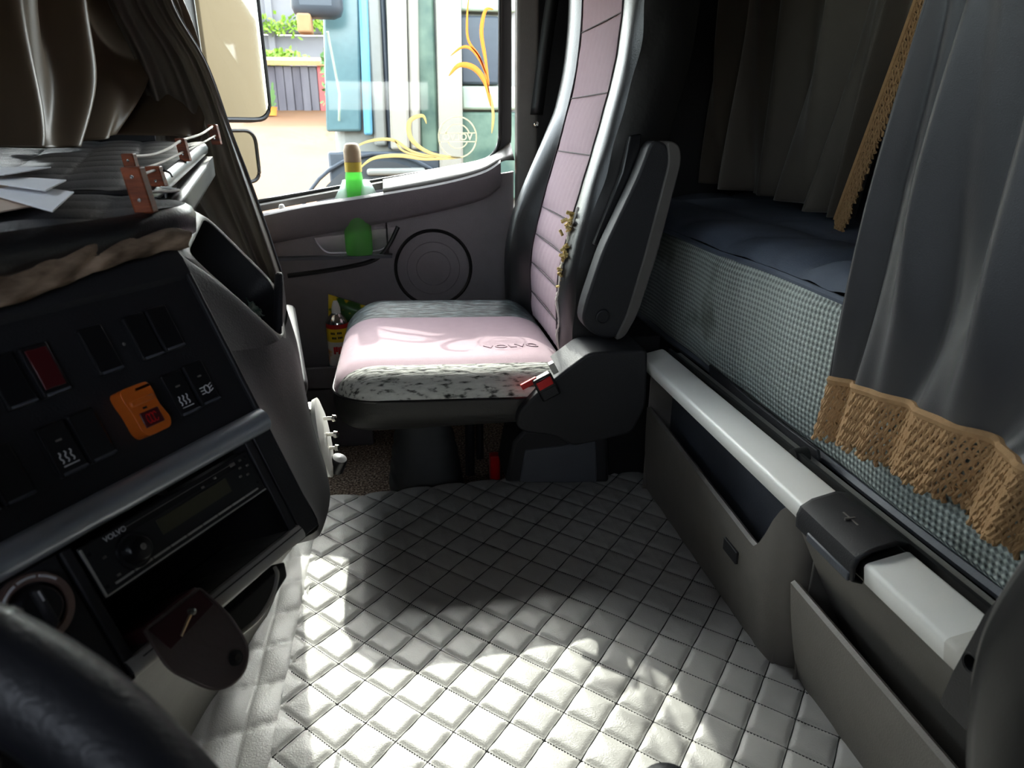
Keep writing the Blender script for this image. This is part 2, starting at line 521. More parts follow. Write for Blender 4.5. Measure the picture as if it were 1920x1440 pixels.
def leaves(name, m, centres, rad, n, label, size=0.07):
    mb = MB()
    for c in centres:
        for _ in range(n):
            p = Vector(c) + Vector((rng.normal() * rad[0], rng.normal() * rad[1], rng.normal() * rad[2]))
            a = Vector(rng.normal(size=3)).normalized() * size * rng.uniform(0.6, 1.2)
            b = a.orthogonal().normalized() * a.length * 0.6
            mb.add([p - a, p - b, p + a, p + b], [(0, 1, 2, 3)])
    o = mb.build(name, m, smooth=False)
    return tag(o, label, 'plant')
leaves('climbing_vine', M['leaf'], [(-3.2 + 0.19 * i, 16.72, 2.85 + 0.05 * math.sin(i)) for i in range(12)] + [(-3.25, 16.72, 2.7 - 0.12 * i) for i in range(12)], (0.12, 0.04, 0.09), 34, 'bright green vine trained along the concrete wall')
leaves('low_bush', M['leaf'], [(-2.75 + 0.12 * i, 15.6, 2.1 + 0.03 * (i % 3)) for i in range(8)] + [(-2.4, 15.6, 1.45 + 0.12 * i) for i in range(6)], (0.12, 0.1, 0.07), 40, 'light green bush peeping over the shed roof')
leaves('yard_shrub', M['leaf_dark'], [(-1.0, 13.4, 1.25 + 0.14 * i) for i in range(6)], (0.1, 0.1, 0.08), 34, 'dark green upright shrub at the red end of the shed')
leaves('roadside_tree', M['leaf_dark'], [(-4.7 + 0.35 * (i % 4), 12.0, 1.4 + 0.28 * (i // 4)) for i in range(32)], (0.25, 0.25, 0.2), 40, 'leafy green tree beside the wing mirror', 0.1)
pot = thing('flower_pot', 'orange plastic flower pot with a seedling before the shed', 'flower pot', (-2.12, 13.4, 1.02))
MB().lathe([(0.0, 0), (0.085, 0), (0.11, 0.13), (0.118, 0.14), (0.1, 0.14), (0.09, 0.1), (0.0, 0.1)], (-2.12, 13.4, 1.02), n=16).build('pot', M['pot'], pot)
mb = MB()
for k in range(26):
    a = rng.uniform(0, 6.28); h = rng.uniform(0.12, 0.5); q = Vector((-2.12 + 0.09 * math.cos(a), 13.4 + 0.09 * math.sin(a), 1.1 + h))
    mb.add([(-2.12, 13.4, 1.12), q + Vector((0.02, 0, -0.03)), q, q + Vector((-0.02, 0, -0.03))], [(0, 1, 2, 3)])
mb.build('seedling', M['leaf_dark'], pot, smooth=False)

# the lorry parked alongside
lt = thing('parked_lorry', 'white and teal lorry cab parked alongside, seen through the window', 'lorry', (0.6, 5.4, -0.55))
def pan(name, m, x0, x1, z0, z1, y=4.4, d=0.06, lean=0.0, b=0.015):
    return MB().hexa([(x0, y, z0), (x1, y, z0), (x1, y + d, z0), (x0, y + d, z0), (x0 + lean, y, z1), (x1 + lean, y, z1), (x1 + lean, y + d, z1), (x0 + lean, y + d, z1)]).build(name, m, lt, bevel=b)
MB().box((-0.36, 4.46, -0.3), (1.9, 6.7, 1.8)).build('cab_body', M['lorry_grey'], lt, bevel=0.06)
pan('windscreen_edge', M['lorry_teal'], -0.40, -0.20, 0.80, 1.8, lean=0.06)
pan('pillar_stripe', M['lorry_blue'], -0.185, -0.135, 0.78, 1.8, y=4.37, lean=0.03)
pan('door_skin', M['lorry_grey'], -0.13, -0.055, 0.72, 1.8, lean=0.01)
pan('door_gap', M['lorry_dark'], -0.052, -0.02, 0.7, 1.8, y=4.42)
pan('side_fairing', M['lorry_white'], -0.035, 0.075, 0.70, 1.8, y=4.34, lean=0.03)
pan('side_fairing', M['lorry_white'], 0.08, 0.14, 0.70, 1.8, y=4.36, lean=0.03)
pan('side_glass', M['lorry_green'], 0.14, 0.25, 0.62, 1.8, y=4.42)
pan('rear_fairing', M['lorry_white'], 0.245, 0.385, 0.46, 1.8, y=4.32, lean=0.015)
pan('sleeper_glass', M['lorry_dark'], 0.39, 0.62, 1.06, 1.42, y=4.4)
pan('sleeper_panel', M['lorry_pale'], 0.39, 0.72, 0.92, 1.05, y=4.38)
pan('sleeper_panel', M['lorry_pale'], 0.39, 0.72, 1.44, 1.8, y=4.38)
pan('lower_panel', M['lorry_green'], 0.38, 0.74, 0.40, 0.91, y=4.4)
pan('skirt', M['lorry_dark'], -0.40, 0.25, 0.1, 0.69, y=4.36)
pan('step', M['lorry_grey'], -0.18, 0.16, 0.56, 0.60, y=4.26, d=0.12)
pan('step', M['lorry_grey'], -0.18, 0.16, 0.36, 0.40, y=4.26, d=0.12)
MB().lathe([(0.02, -0.08), (0.30, -0.08), (0.42, -0.04), (0.44, 0.05), (0.30, 0.1), (0.0, 0.1)], (-0.10, 4.36, 0.20), (0, -1, 0), 32).build('wheel', M['rubber'], lt)
MB().tube([(-0.10 + 0.5 * math.cos(a), 4.34, 0.22 + 0.46 * math.sin(a)) for a in np.linspace(0.25, 2.9, 16)], 0.012, 8).build('wheel_arch', M['lorry_dark'], lt)
mh = MB().box((-0.50, 4.1, 1.36), (-0.24, 4.28, 1.75)).build('mirror_housing', M['lorry_dark'], lt, bevel=0.05)
MB().box((-0.47, 4.08, 1.28), (-0.40, 4.2, 1.37)).build('marker_lamp', M['tan_board'], mh, bevel=0.01)
MB().tube([(-0.33, 4.2, 1.3), (-0.3, 4.3, 1.0), (-0.32, 4.38, 0.86)], 0.007, 6).build('handrail', M['lorry_pale'], lt)

# ---------------------------------------------------------------- cab shell
fl = MB().box((-0.95, -0.62, -0.16), (1.25, 1.50, -0.012)).box((-0.95, 1.5, -0.2), (1.25, 2.2, -0.10))
struct('floor', fl, M['carpet'], 'cab floor with speckled brown carpet in the passenger footwell')
struct('ceiling', MB().box((-0.95, -0.65, 1.42), (1.28, 2.18, 1.5)), M['plastic_grey'], 'cab roof lining')
struct('wall_back', MB().box((1.25, -0.62, -0.16), (1.3, 2.16, 1.42)), M['blanket'], 'rear cab wall behind the bunk')
struct('wall_left', MB().box((0.42, -0.66, -0.16), (1.25, -0.62, 1.42)).box((-0.95, -0.66, -0.16), (-0.62, -0.62, 1.42)).box((-0.62, -0.66, 1.1), (0.42, -0.62, 1.42)).box((-0.62, -0.66, -0.16), (0.42, -0.62, 0.93)).box((-0.62, -0.66, 0.88), (-0.42, -0.62, 1.12)).box((0.22, -0.66, 0.88), (0.42, -0.62, 1.12)), M['plastic_dark'], 'driver side wall with the open window')
struct('wall_front', MB().box((-1.0, -0.62, -0.16), (-0.95, 2.16, 1.14)).box((-1.0, -0.62, 1.3), (-0.95, 2.16, 1.42)), M['plastic_dark'], 'front bulkhead below the windscreen')
wg = MB().box((-0.985, -0.62, 1.14), (-0.975, 2.16, 1.3))
struct('window_2', wg, M['glass'], 'windscreen behind the drawn curtain')
struct('wall_right', MB().box((0.40, 2.10, -0.2), (1.3, 2.16, 1.42)).box((-0.95, 2.10, -0.2), (-0.64, 2.16, 1.42)).box((-0.64, 2.10, 1.24), (0.40, 2.16, 1.42)), M['plastic_black'], 'dark passenger side wall behind the seat')
struct('wall_outer', MB().box((-0.66, 2.175, -0.9), (0.44, 2.19, 0.55)).box((0.42, 2.175, -0.9), (3.4, 2.22, 1.6)), M['lacquer'], 'cream outer skin of the cab side')
trim = MB()
trim.prism([(x, y, -0.1) for x, y in rnd([(0.337, 2.10), (0.337, 2.065), (0.40, 2.065), (0.40, 2.10)], 0.012, 4)], (0, 0, 1.5))
struct('trim_1', trim, M['plastic_grey'], 'grey pillar trim between window and seat')

# passenger door
D = tag(thing('door_1', None, None, (-0.1, 2.12, -0.12)), 'dark grey passenger door with window, speaker and pocket', None, None, 'structure')
XZ = lambda y: (lambda u, v, w: (u, y + w, v))
def xz(*pts): return [(p[0], p[2]) for p in pts]
pocket = rnd(xz((-0.257, 2.1, 0.519), (-0.006, 2.1, 0.548), (-0.051, 2.1, 0.482), (-0.101, 2.1, 0.474), (-0.224, 2.1, 0.474)), [0.01, 0.01, 0.02, 0.02, 0.02])
sill = lambda x: 0.593 + (x + 0.383) * 0.165
door_low = plate('door_panel', M['plastic_door'], [(-0.64, -0.12), (0.335, -0.12), (0.335, 0.70), (-0.02, sill(-0.02) - 0.01), (-0.64, 0.52)], [pocket], XZ(2.112), 0.024, D, bevel=0.0)
MB().prism([(x, 2.175, z) for x, z in [(-0.64, -0.2), (0.335, -0.2), (0.335, 0.62), (-0.64, 0.52)]], (0, -0.02, 0)).build('door_back', M['plastic_door'], D)
# raised sill rail: front band with rounded lip
rail_top = np.array([(-0.468, 2.05, 0.575), (-0.279, 2.05, 0.614), (-0.072, 2.05, 0.643), (0.123, 2.05, 0.674), (0.238, 2.05, 0.703), (0.289, 2.05, 0.732)])
rail_bot = np.array([(-0.484, 2.085, 0.489), (-0.293, 2.085, 0.522), (-0.079, 2.085, 0.556), (0.123, 2.085, 0.593), (0.241, 2.085, 0.623), (0.293, 2.085, 0.656)])
T, B = catmull(rail_top, 24), catmull(rail_bot, 24)
T[:, 0] = np.minimum(T[:, 0], 0.334); B[:, 0] = np.minimum(B[:, 0], 0.334)
secs = []
for t, b in zip(T, B):
    secs.append([b + (0, 0.02, 0), b, b * 0.85 + t * 0.15 + (0, -0.012, 0), b * 0.2 + t * 0.8 + (0, -0.012, 0), t + (0, -0.008, -0.004), t + (0, 0, 0.002), t + (0, 0.012, 0.003), t + (0, 0.016, -0.01)])
MB().grid(secs).build('sill_rail', M['plastic_door'], D)
# sill top: solid behind, open compartment in front
gl_bot = lambda x: 0.626 + (x + 0.393) * 0.169
S = []
for x in np.linspace(-0.045, 0.33, 16):
    zt = np.interp(x, T[:, 0], T[:, 2])
    up = 0.0 if x < 0.22 else (x - 0.22) ** 2 * 3.0
    z1 = gl_bot(x) - 0.004 + up
    S.append([(x, 2.052, zt + 0.003)] + [(x, 2.052 + 0.083 * k, zt + 0.003 + (z1 - zt - 0.003) * k) for k in (0.33, 0.67, 1.0)])
MB().grid(S).build('sill_top', M['plastic_grey'], D, solid=0.004)
MB().hexa([(-0.60, 2.112, gl_bot(-0.6) - 0.03), (-0.045, 2.112, gl_bot(-0.045) - 0.03), (-0.045, 2.136, gl_bot(-0.045) - 0.03), (-0.60, 2.136, gl_bot(-0.6) - 0.03),
           (-0.60, 2.112, gl_bot(-0.6) - 0.012), (-0.045, 2.112, gl_bot(-0.045) - 0.012), (-0.045, 2.136, gl_bot(-0.045) - 0.006), (-0.60, 2.136, gl_bot(-0.6) - 0.006)]).build('sill_ledge', M['plastic_grey'], D, bevel=0.003)
MB().box((-0.60, 2.066, 0.462), (-0.03, 2.15, 0.47)).build('compartment_floor', M['plastic_inner'], D)
MB().hexa([(-0.045, 2.10, 0.46), (-0.04, 2.10, 0.46), (-0.04, 2.14, 0.46), (-0.045, 2.14, 0.46), (-0.045, 2.10, 0.60), (-0.04, 2.10, 0.60), (-0.04, 2.14, 0.62), (-0.045, 2.14, 0.62)]).build('compartment_end', M['plastic_dark'], D)
MB().lathe([(0.0, 0.03), (0.006, 0.028), (0.009, 0.021), (0.007, 0.012), (0.006, 0.0)], (-0.329, 2.08, 0.59), n=12).build('lock_knob', M['plastic_white'], D)
MB().tube(subpath([ (-0.009, 2.096, 0.548), (-0.041, 2.096, 0.492), (-0.087, 2.096, 0.452), (-0.181, 2.096, 0.431), (-0.336, 2.096, 0.413) ], 20), 0.0065, 8).build('groove', M['rubber'], D)
sc = np.array((0.09, 2.1, 0.422))
MB().lathe([(0.108, 0.002), (0.113, 0.007), (0.118, 0.002)], sc, (0, -1, 0), 48).build('speaker_ring', M['rubber'], D)
MB().lathe([(0.0, 0.004), (0.05, 0.005), (0.052, 0.003), (0.078, 0.004), (0.08, 0.002), (0.106, 0.002)], sc, (0, -1, 0), 48).build('speaker_grille', M['plastic_door'], D)
MB().box((-0.60, 1.99, 0.085), (-0.12, 2.1, 0.1)).box((-0.60, 1.99, -0.1), (-0.12, 2.0, 0.16)).build('door_bin', M['plastic_door'], D, bevel=0.004)
# window opening: rubber seal, pane, stickers
gw = rnd([(-0.62, gl_bot(-0.62)), (0.30, gl_bot(0.30) - 0.01), (0.303, 1.22), (-0.56, 1.22)], [0.03, 0.075, 0.05, 0.05], 8)
fr = rnd([(-0.64, gl_bot(-0.64) - 0.025), (0.335, gl_bot(0.335) - 0.035), (0.335, 1.25), (-0.64, 1.25)], [0.03, 0.09, 0.05, 0.05], 8)
plate('window_frame', M['plastic_dark'], fr, [gw], XZ(2.148), 0.02, D)
MB().tube([(x, 2.134, z) for x, z in gw], 0.006, 8, closed=True).build('window_seal', M['rubber'], D)
pane = plate('pane', M['glass'], gw, [], XZ(2.142), 0.004, D)
M['sticker_o'] = film('orange sticker film', (234, 184, 126), 0.12, 0.55)
M['sticker_y'] = film('cream sticker film', (216, 204, 168), 0.12, 0.5)
M['sticker_w'] = film('white sticker film', (214, 212, 196), 0.12, 0.5)
def ribbon(name, m, pts, w):
    P = catmull(pts, 28)
    mb = MB()
    rows = []
    for i, p in enumerate(P):
        t = P[min(i + 1, 27)] - P[max(i - 1, 0)]
        nrm = np.array([-t[2], 0, t[0]]) / max(np.linalg.norm(t), 1e-6)
        h = w * (0.12 + math.sin(math.pi * i / 27.0) ** 0.8)
        rows.append([p - nrm * h, p + nrm * h])
    return mb.grid(rows).build(name, m, pane, solid=0.0008)
SW = [('o', [ (0.162, 2.136, 1.009), (0.197, 2.136, 1.032), (0.227, 2.136, 1.023), (0.257, 2.136, 0.976), (0.27, 2.136, 0.913) ], .004),
      ('o', [ (0.156, 2.136, 0.958), (0.187, 2.136, 0.986), (0.229, 2.136, 0.978), (0.259, 2.136, 0.941), (0.274, 2.136, 0.878) ], .007),
      ('o', [ (0.284, 2.136, 1.127), (0.262, 2.136, 1.124), (0.25, 2.136, 1.071), (0.26, 2.136, 1.003), (0.27, 2.136, 0.934) ], .005),
      ('o', [ (0.218, 2.136, 1.161), (0.211, 2.136, 1.109), (0.213, 2.136, 1.05), (0.242, 2.136, 1.01), (0.262, 2.136, 0.962) ], .003),
      ('y', [ (0.273, 2.136, 0.913), (0.281, 2.136, 0.856), (0.276, 2.136, 0.805) ], .004),
      ('y', [ (0.088, 2.136, 0.831), (0.077, 2.136, 0.853), (0.04, 2.136, 0.837), (0.044, 2.136, 0.788), (0.1, 2.136, 0.75), (0.19, 2.136, 0.738) ], .006),
      ('y', [ (-0.134, 2.136, 0.76), (-0.08, 2.136, 0.784), (-0.012, 2.136, 0.788), (0.047, 2.136, 0.755), (0.131, 2.136, 0.738) ], .004),
      ('y', [ (-0.113, 2.136, 0.707), (-0.068, 2.136, 0.738), (0.008, 2.136, 0.745), (0.084, 2.136, 0.735), (0.185, 2.136, 0.738) ], .005),
      ('y', [ (-0.005, 2.136, 0.788), (0.016, 2.136, 0.759), (0.069, 2.136, 0.743), (0.108, 2.136, 0.74) ], .003)]
for c, pts, w in SW:
    ribbon('swirl_sticker', M['sticker_' + c], pts, w)
bc = Vector((0.176, 2.136, 0.795))
MB().tube([(bc.x + 0.055 * math.cos(a), 2.136, bc.z + 0.056 * math.sin(a)) for a in np.linspace(0, 2 * math.pi, 36, endpoint=False)], 0.0022, 6, closed=True).build('badge_ring', M['sticker_w'], pane)
for rr, a0, a1 in ((0.036, 0.35, 2.8), (0.031, 3.6, 5.8)):
    MB().tube([(bc.x + rr * math.cos(a), 2.136, bc.z + rr * math.sin(a)) for a in np.linspace(a0, a1, 16)], 0.002, 6).build('badge_arc', M['sticker_w'], pane)
for s in (-1, 1):
    MB().box((bc.x - 0.054, 2.1355, bc.z - 0.001 + s * 0.012 - 0.001), (bc.x + 0.054, 2.1365, bc.z + s * 0.012 + 0.001)).build('badge_bar', M['sticker_w'], pane)
lettering('badge_letters', M['sticker_w'], 'VOLVO', lambda u, v, w: (bc.x - u, 2.136 + w, bc.z + v), 0.026, pane, 0.001, 0.0006)

# ---------------------------------------------------------------- wing mirrors outside the window
def wing_mirror(name, label, pts, n, housing_d, arm):
    t = thing(name, label, 'mirror', tuple(np.mean(pts, 0)))
    n = Vector(n).normalized()
    P = [Vector(p) for p in pts]
    c = sum(P, Vector()) / len(P)
    ring = [c + (p - c) * 1.0 for p in P]
    MB().prism([tuple(p - n * 0.004) for p in ring], tuple(n * 0.006)).build('mirror_glass', M['mirror'], t, bevel=0.002)
    mb = MB()
    mb.grid([[tuple(c + (p - c) * 1.06 + n * 0.004) for p in P], [tuple(c + (p - c) * 1.07 - n * 0.03) for p in P], [tuple(c + (p - c) * 0.8 - n * housing_d) for p in P], [tuple(c - n * housing_d * 1.02) for p in P]], cv=True)
    mb.build('mirror_housing', M['plastic_dark'], t)
    MB().tube([tuple(c + (p - c) * 1.03 + n * 0.002) for p in P], 0.006, 6, closed=True).build('mirror_rim', M['rubber'], t)
    MB().tube(arm, 0.014, 8).build('mirror_arm', M['rubber'], t)
    return t
def mirror_pts(c, n, w, h, r):
    n = Vector(n).normalized()
    u = Vector((0, 0, 1)).cross(n).normalized()
    v = n.cross(u)
    return [tuple(Vector(c) + u * x + v * y) for x, y in rnd([(-w / 2, -h / 2), (w / 2, -h / 2), (w / 2, h / 2), (-w / 2, h / 2)], r, 6)]
NM = (0.738, -0.675, 0.0)
wing_mirror('wing_mirror', 'tall wing mirror with cream reflection outside the window', mirror_pts((-0.475, 2.42, 1.06), NM, 0.22, 0.42, 0.06), NM, 0.12, [(-0.56, 2.46, 1.2), (-0.66, 2.35, 1.22), (-0.66, 2.19, 1.22)])
wing_mirror('wide_angle_mirror', 'small wide-angle mirror below the tall wing mirror', mirror_pts((-0.50, 2.38, 0.735), NM, 0.16, 0.15, 0.04), NM, 0.09, [(-0.56, 2.42, 0.74), (-0.66, 2.34, 0.74), (-0.66, 2.19, 0.74)])

# ---------------------------------------------------------------- quilted floor mat
E1, E2, Q0 = np.array((0.0435, -0.0405)), np.array((0.0392, 0.0455)), np.array((-0.095, 0.891))
QI = np.linalg.inv(np.stack([E1, E2], 1))
def quilt(x, y):
    uv = QI @ np.stack([x - Q0[0], y - Q0[1]])
    d = np.minimum(np.abs(uv[0] - np.round(uv[0])), np.abs(uv[1] - np.round(uv[1]))) * 0.0597
    return np.clip(d / 0.008, 0, 1) ** 0.6 + 0.6 * np.clip(d / 0.03, 0, 1) ** 0.8
qm = thing('quilted_floor_mat', 'grey diamond-quilted leatherette mat covering the cab tunnel floor', 'floor mat', (0.19, 0.9, 0.0))
nx, ny = 250, 380
xs = np.linspace(-0.215, 0.605, nx)
V = []
for j in range(ny + 5):
    t = min(j / (ny - 1.0), 1.0)
    yy = 0.28 + t * (1.50 + 0.085 * xs - 0.28)
    z = 0.0042 * quilt(xs, yy)
    z = z + 0.0022 * np.sin(11 * xs + 5 * yy) * np.sin(9 * yy - 3 * xs) + 0.0009 * np.sin(60 * xs + 43 * yy) * np.sin(31 * yy)
    z = z + np.where(xs < -0.12, (-0.12 - xs) * 0.12, 0)
    if j >= ny:
        k = j - ny + 1
        z = z - 0.022 * k
        yy = yy + 0.004 * min(k, 2)
    V.append(np.stack([xs, yy, z], 1))
MB().grid(V).build('quilted_sheet', M['mat_vinyl'], qm, ang=180)
# quilting thread lying in the grooves
def mat_base(x, y):
    return 0.0022 * math.sin(11 * x + 5 * y) * math.sin(9 * y - 3 * x) + 0.0009 * math.sin(60 * x + 43 * y) * math.sin(31 * y) + (max(0, -0.12 - x) * 0.12)
mb = MB()
for fam, (ea, eb) in enumerate(((E1, E2), (E2, E1))):
    for k in range(-40, 41):
        run = []
        for q in np.arange(-40, 40.01, 0.25):
            x, y = Q0 + ea * q + eb * k
            if -0.213 < x < 0.603 and 0.29 < y < 1.498 + 0.085 * x:
                run.append((x, y, mat_base(x, y) + 0.0008))
            elif len(run) > 2:
                break
        if len(run) > 2: mb.tube(run, 0.0015, 4)
mb.build('quilting_thread', M['stitch'], qm)['kind'] = 'stuff'
# side strip with rectangular stitching, running up to the console foot
V = []
xs2 = np.linspace(-0.40, -0.205, 60)
for yy in np.linspace(0.28, 1.47, 190):
    d = (-0.212 - xs2)
    px_ = np.abs(np.sin(np.pi * (xs2 + 0.212) / 0.047))
    py_ = np.abs(np.sin(np.pi * (yy - 0.05 + 0.35 * d) / 0.085))
    z = 0.009 + 0.12 * d + 0.9 * d * d + 0.008 * np.power(px_ * py_, 0.3) + 0.002 * np.sin(40 * yy + 25 * xs2)
    V.append(np.stack([xs2, np.full_like(xs2, yy), z], 1))
MB().grid(V).build('stitched_side_strip', M['mat_vinyl'], qm, ang=180)

# ---------------------------------------------------------------- bunk
bk = thing('bunk_mattress', 'bunk mattress with mint houndstooth side and dark blue-grey top', 'mattress', (0.9, 1.1, 0.34))
ys = np.linspace(0.1, 2.06, 120)
sec = []
for i, y in enumerate(ys):
    w = 0.004 * math.sin(9 * y) + 0.003 * math.sin(23 * y + 1)
    sec.append([(0.66, y, 0.338), (0.632, y, 0.342), (0.618 + w, y, 0.36), (0.612 + w, y, 0.40), (0.613 + w * 1.4, y, 0.50), (0.618 + w, y, 0.565), (0.628 + w, y, 0.588)])
side = MB().grid(sec)
side.add([(0.63, 2.06, 0.34), (1.2, 2.06, 0.34), (1.2, 2.06, 0.6), (0.63, 2.06, 0.58)], [(0, 1, 2, 3)])
side.build('mattress_side', M['check'], bk, ang=60)
top = []
for y in ys:
    row = []
    for x in np.linspace(0.626, 1.235, 40):
        d = x - 0.626
        cell = abs(math.sin(math.pi * (x - 0.62) / 0.19)) * abs(math.sin(math.pi * (y + 0.35 * (x - 0.62)) / 0.26))
        z = 0.588 + 0.024 * min(1, d / 0.05) ** 0.5 + 0.018 * cell ** 0.4 + 0.02 * d + 0.003 * math.sin(60 * y + 18 * x) * math.exp(-((y - 0.95) / 0.25) ** 2)
        row.append((x, y, z))
    top.append(row)
MB().grid(top).build('mattress_top', M['mattress_top'], bk, ang=180)
MB().tube([(0.624, y, 0.588 + 0.002 * math.sin(13 * y)) for y in ys[::2]], 0.006, 6).build('piping', M['mattress_top'], bk)
MB().tube([(0.630 + 0.003 * math.sin(7 * y), y, 0.341) for y in ys[::2]], 0.008, 6).build('bottom_piping', M['plastic_inner'], bk)
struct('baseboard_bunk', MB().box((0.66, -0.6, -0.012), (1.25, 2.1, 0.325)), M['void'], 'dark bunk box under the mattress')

# drawers below the bunk
def drawer(name, label, xf, y0, y1, lean=0.0, corner=0.05):
    """y0 far end, y1 near end; open-topped bin front, set-back upper panel"""
    t = thing(name, label, 'storage bin', (xf, (y0 + y1) / 2, 0.0), 'storage bins under the bunk')
    ztop = 0.305
    # front skin: outline seen in plan, with rounded near corner
    plan = [(xf, y0), (xf, y1 + corner)]
    for a in np.linspace(0, math.pi / 2, 7)[1:]:
        plan.append((xf + corner * (1 - math.cos(a)), y1 + corner * (1 - math.sin(a))))
    plan.append((xf + 0.12, y1))
    n = len(plan)
    def lip(y):
        s = (y0 - y) / (y0 - y1)
        e = np.clip((s - 0.84) / 0.13, 0, 1)
        return (0.19 - 0.012 * s if lean else 0.215 - 0.04 * s) + (0 if lean else 0.12) * (e * e * (3 - 2 * e))
    dense = [(xf, y) for y in np.linspace(y0, y1 + corner, 40)] + plan[2:]
    rows = []
    for k, zz in enumerate(np.linspace(0, 1, 10)):
        rows.append([(x + 0.012 * (1 - zz) - 0.004 * math.sin(math.pi * zz) - lean * zz, y, 0.004 + zz * (lip(y) - 0.004)) for x, y in dense])
    rows.append([(x + 0.006 - lean, y + (0.004 if x > xf + 0.02 else 0), lip(y) + 0.004) for x, y in dense])
    rows.append([(x + 0.016 - lean, y + (0.012 if x > xf + 0.02 else 0), lip(y) - 0.004) for x, y in dense])
    rows.append([(x + 0.022 - lean, y + (0.016 if x > xf + 0.02 else 0), lip(y) - 0.06) for x, y in dense])
    MB().grid(rows).build('bin_front', M['plastic_grey'], t)
    if lean:
        MB().hexa([(xf + 0.085, y1, 0.06), (xf + 0.095, y1, 0.06), (xf + 0.095, y0 - 0.006, 0.06), (xf + 0.085, y0 - 0.006, 0.06), (xf - 0.048, y1, 0.317), (xf - 0.038, y1, 0.317), (xf - 0.038, y0 - 0.006, 0.317), (xf - 0.048, y0 - 0.006, 0.317)]).build('inner_panel', M['plastic_grey'], t, bevel=0.002)
    else:
        MB().box((xf + 0.058, y1 + 0.02, 0.0), (xf + 0.066, y0, 0.33)).build('inner_panel', M['plastic_inner'], t)
    MB().box((xf + 0.032 - lean, y1 + 0.03, 0.08), (xf + 0.06 - lean * 0.8, y0 - 0.005, 0.085)).build('bin_floor', M['plastic_inner'], t)
    MB().box((xf + 0.002, y0 - 0.004, 0.0), (xf + 0.066, y0, 0.30)).build('end_wall', M['plastic_grey'], t, bevel=0.002)
    # rounded shoulder closing the bin at the near end
    MB().box((xf + 0.018, y1 + 0.02, 0.0), (xf + 0.06, y1 + 0.03, 0.31)).build('bin_end', M['plastic_grey'], t, bevel=0.004)
    return t
d1 = drawer('storage_bin', 'far grey drawer bin with deep pocket, beside the passenger seat', 0.538, 1.415, 0.80)
MB().box((0.5335, 0.935, 0.118), (0.54, 0.985, 0.142)).build('moulded_tab', M['plastic_dark'], d1, bevel=0.002)
d2 = drawer('storage_bin', 'near grey drawer bin with long slot, at the driver end', 0.568, 0.785, 0.10, lean=0.028, corner=0.03)

rl = thing('bunk_rail', 'white bunk edge rail with black latch in the middle', 'rail', (0.53, 0.9, 0.32))
def rail_sec(y, s=1.0):
    P = [(0.575, 0.345), (0.556, 0.3635), (0.552, 0.3645), (0.5065, 0.3545), (0.503, 0.3525), (0.5015, 0.349), (0.506, 0.327), (0.509, 0.324), (0.535, 0.318)]
    c = np.array((0.535, 0.338))
    return [(c[0] + (x - c[0]) * s, y, c[1] + (z - c[1]) * s) for x, z in P]
MB().grid([rail_sec(y) for y in (1.375, 1.37, 0.74, 0.735)]).build('rail_bar', M['plastic_white'], rl)
MB().grid([rail_sec(y) for y in (0.60, 0.595, 0.48, 0.475)]).build('rail_bar', M['plastic_white'], rl)
MB().grid([rail_sec(1.375), rail_sec(1.388, 0.97), rail_sec(1.398, 0.8), rail_sec(1.402, 0.3), rail_sec(1.402, 0.02)]).build('end_cap', M['plastic_white'], rl)
MB().grid([rail_sec(0.475), rail_sec(0.462, 1.0), rail_sec(0.445, 0.94), rail_sec(0.432, 0.75), rail_sec(0.428, 0.3), rail_sec(0.428, 0.02)]).build('end_cap', M['cap_worn'], rl)
MB().grid([rail_sec(y, 0.93) for y in (0.74, 0.59)]).build('rail_core', M['rubber'], rl)
MB().box((0.577, 0.44, 0.345), (0.598, 1.39, 0.353)).build('grey_lip', M['plastic_trunk'], rl, bevel=0.002)
MB().box((0.570, 0.44, 0.335), (0.576, 1.395, 0.362)).build('lip_seal', M['rubber'], rl)
lt_ = MB()
lt_.grid([[(x, y, z) for x, z in [(0.560, 0.368), (0.545, 0.371), (0.513, 0.363), (0.499, 0.354), (0.4955, 0.343), (0.497, 0.326), (0.51, 0.322)]] for y in (0.729, 0.724, 0.612, 0.607)])
lt_.build('latch', M['plastic_dark'], rl, solid=0.004)
MB().box((0.4925, 0.612, 0.322), (0.498, 0.70, 0.334)).build('latch_lever', M['plastic_inner'], rl, bevel=0.002)
MB().box((0.5265, 0.655, 0.3685), (0.5285, 0.685, 0.3692)).box((0.52, 0.669, 0.3665), (0.535, 0.671, 0.3702)).build('latch_mark', M['plastic_grey'], rl)

# dark strap between the rail and the mattress
st_ = thing('bunk_strap', 'black plastic support arm lying between rail and mattress', 'arm', (0.6, 1.05, 0.34))
MB().prism([(0.5985, 1.25, 0.372), (0.5985, 1.06, 0.366), (0.5985, 0.86, 0.366), (0.5985, 0.852, 0.352), (0.5985, 0.862, 0.34), (0.5985, 1.04, 0.336), (0.5985, 1.24, 0.34)], (0.006, 0, 0)).build('arm_bar', M['plastic_dark'], st_, bevel=0.002)
MB().lathe([(0.0, 0.024), (0.012, 0.022), (0.014, 0.0)], (0.589, 0.87, 0.353), (-1, 0, 0), 16).build('arm_pin', M['rubber'], st_)

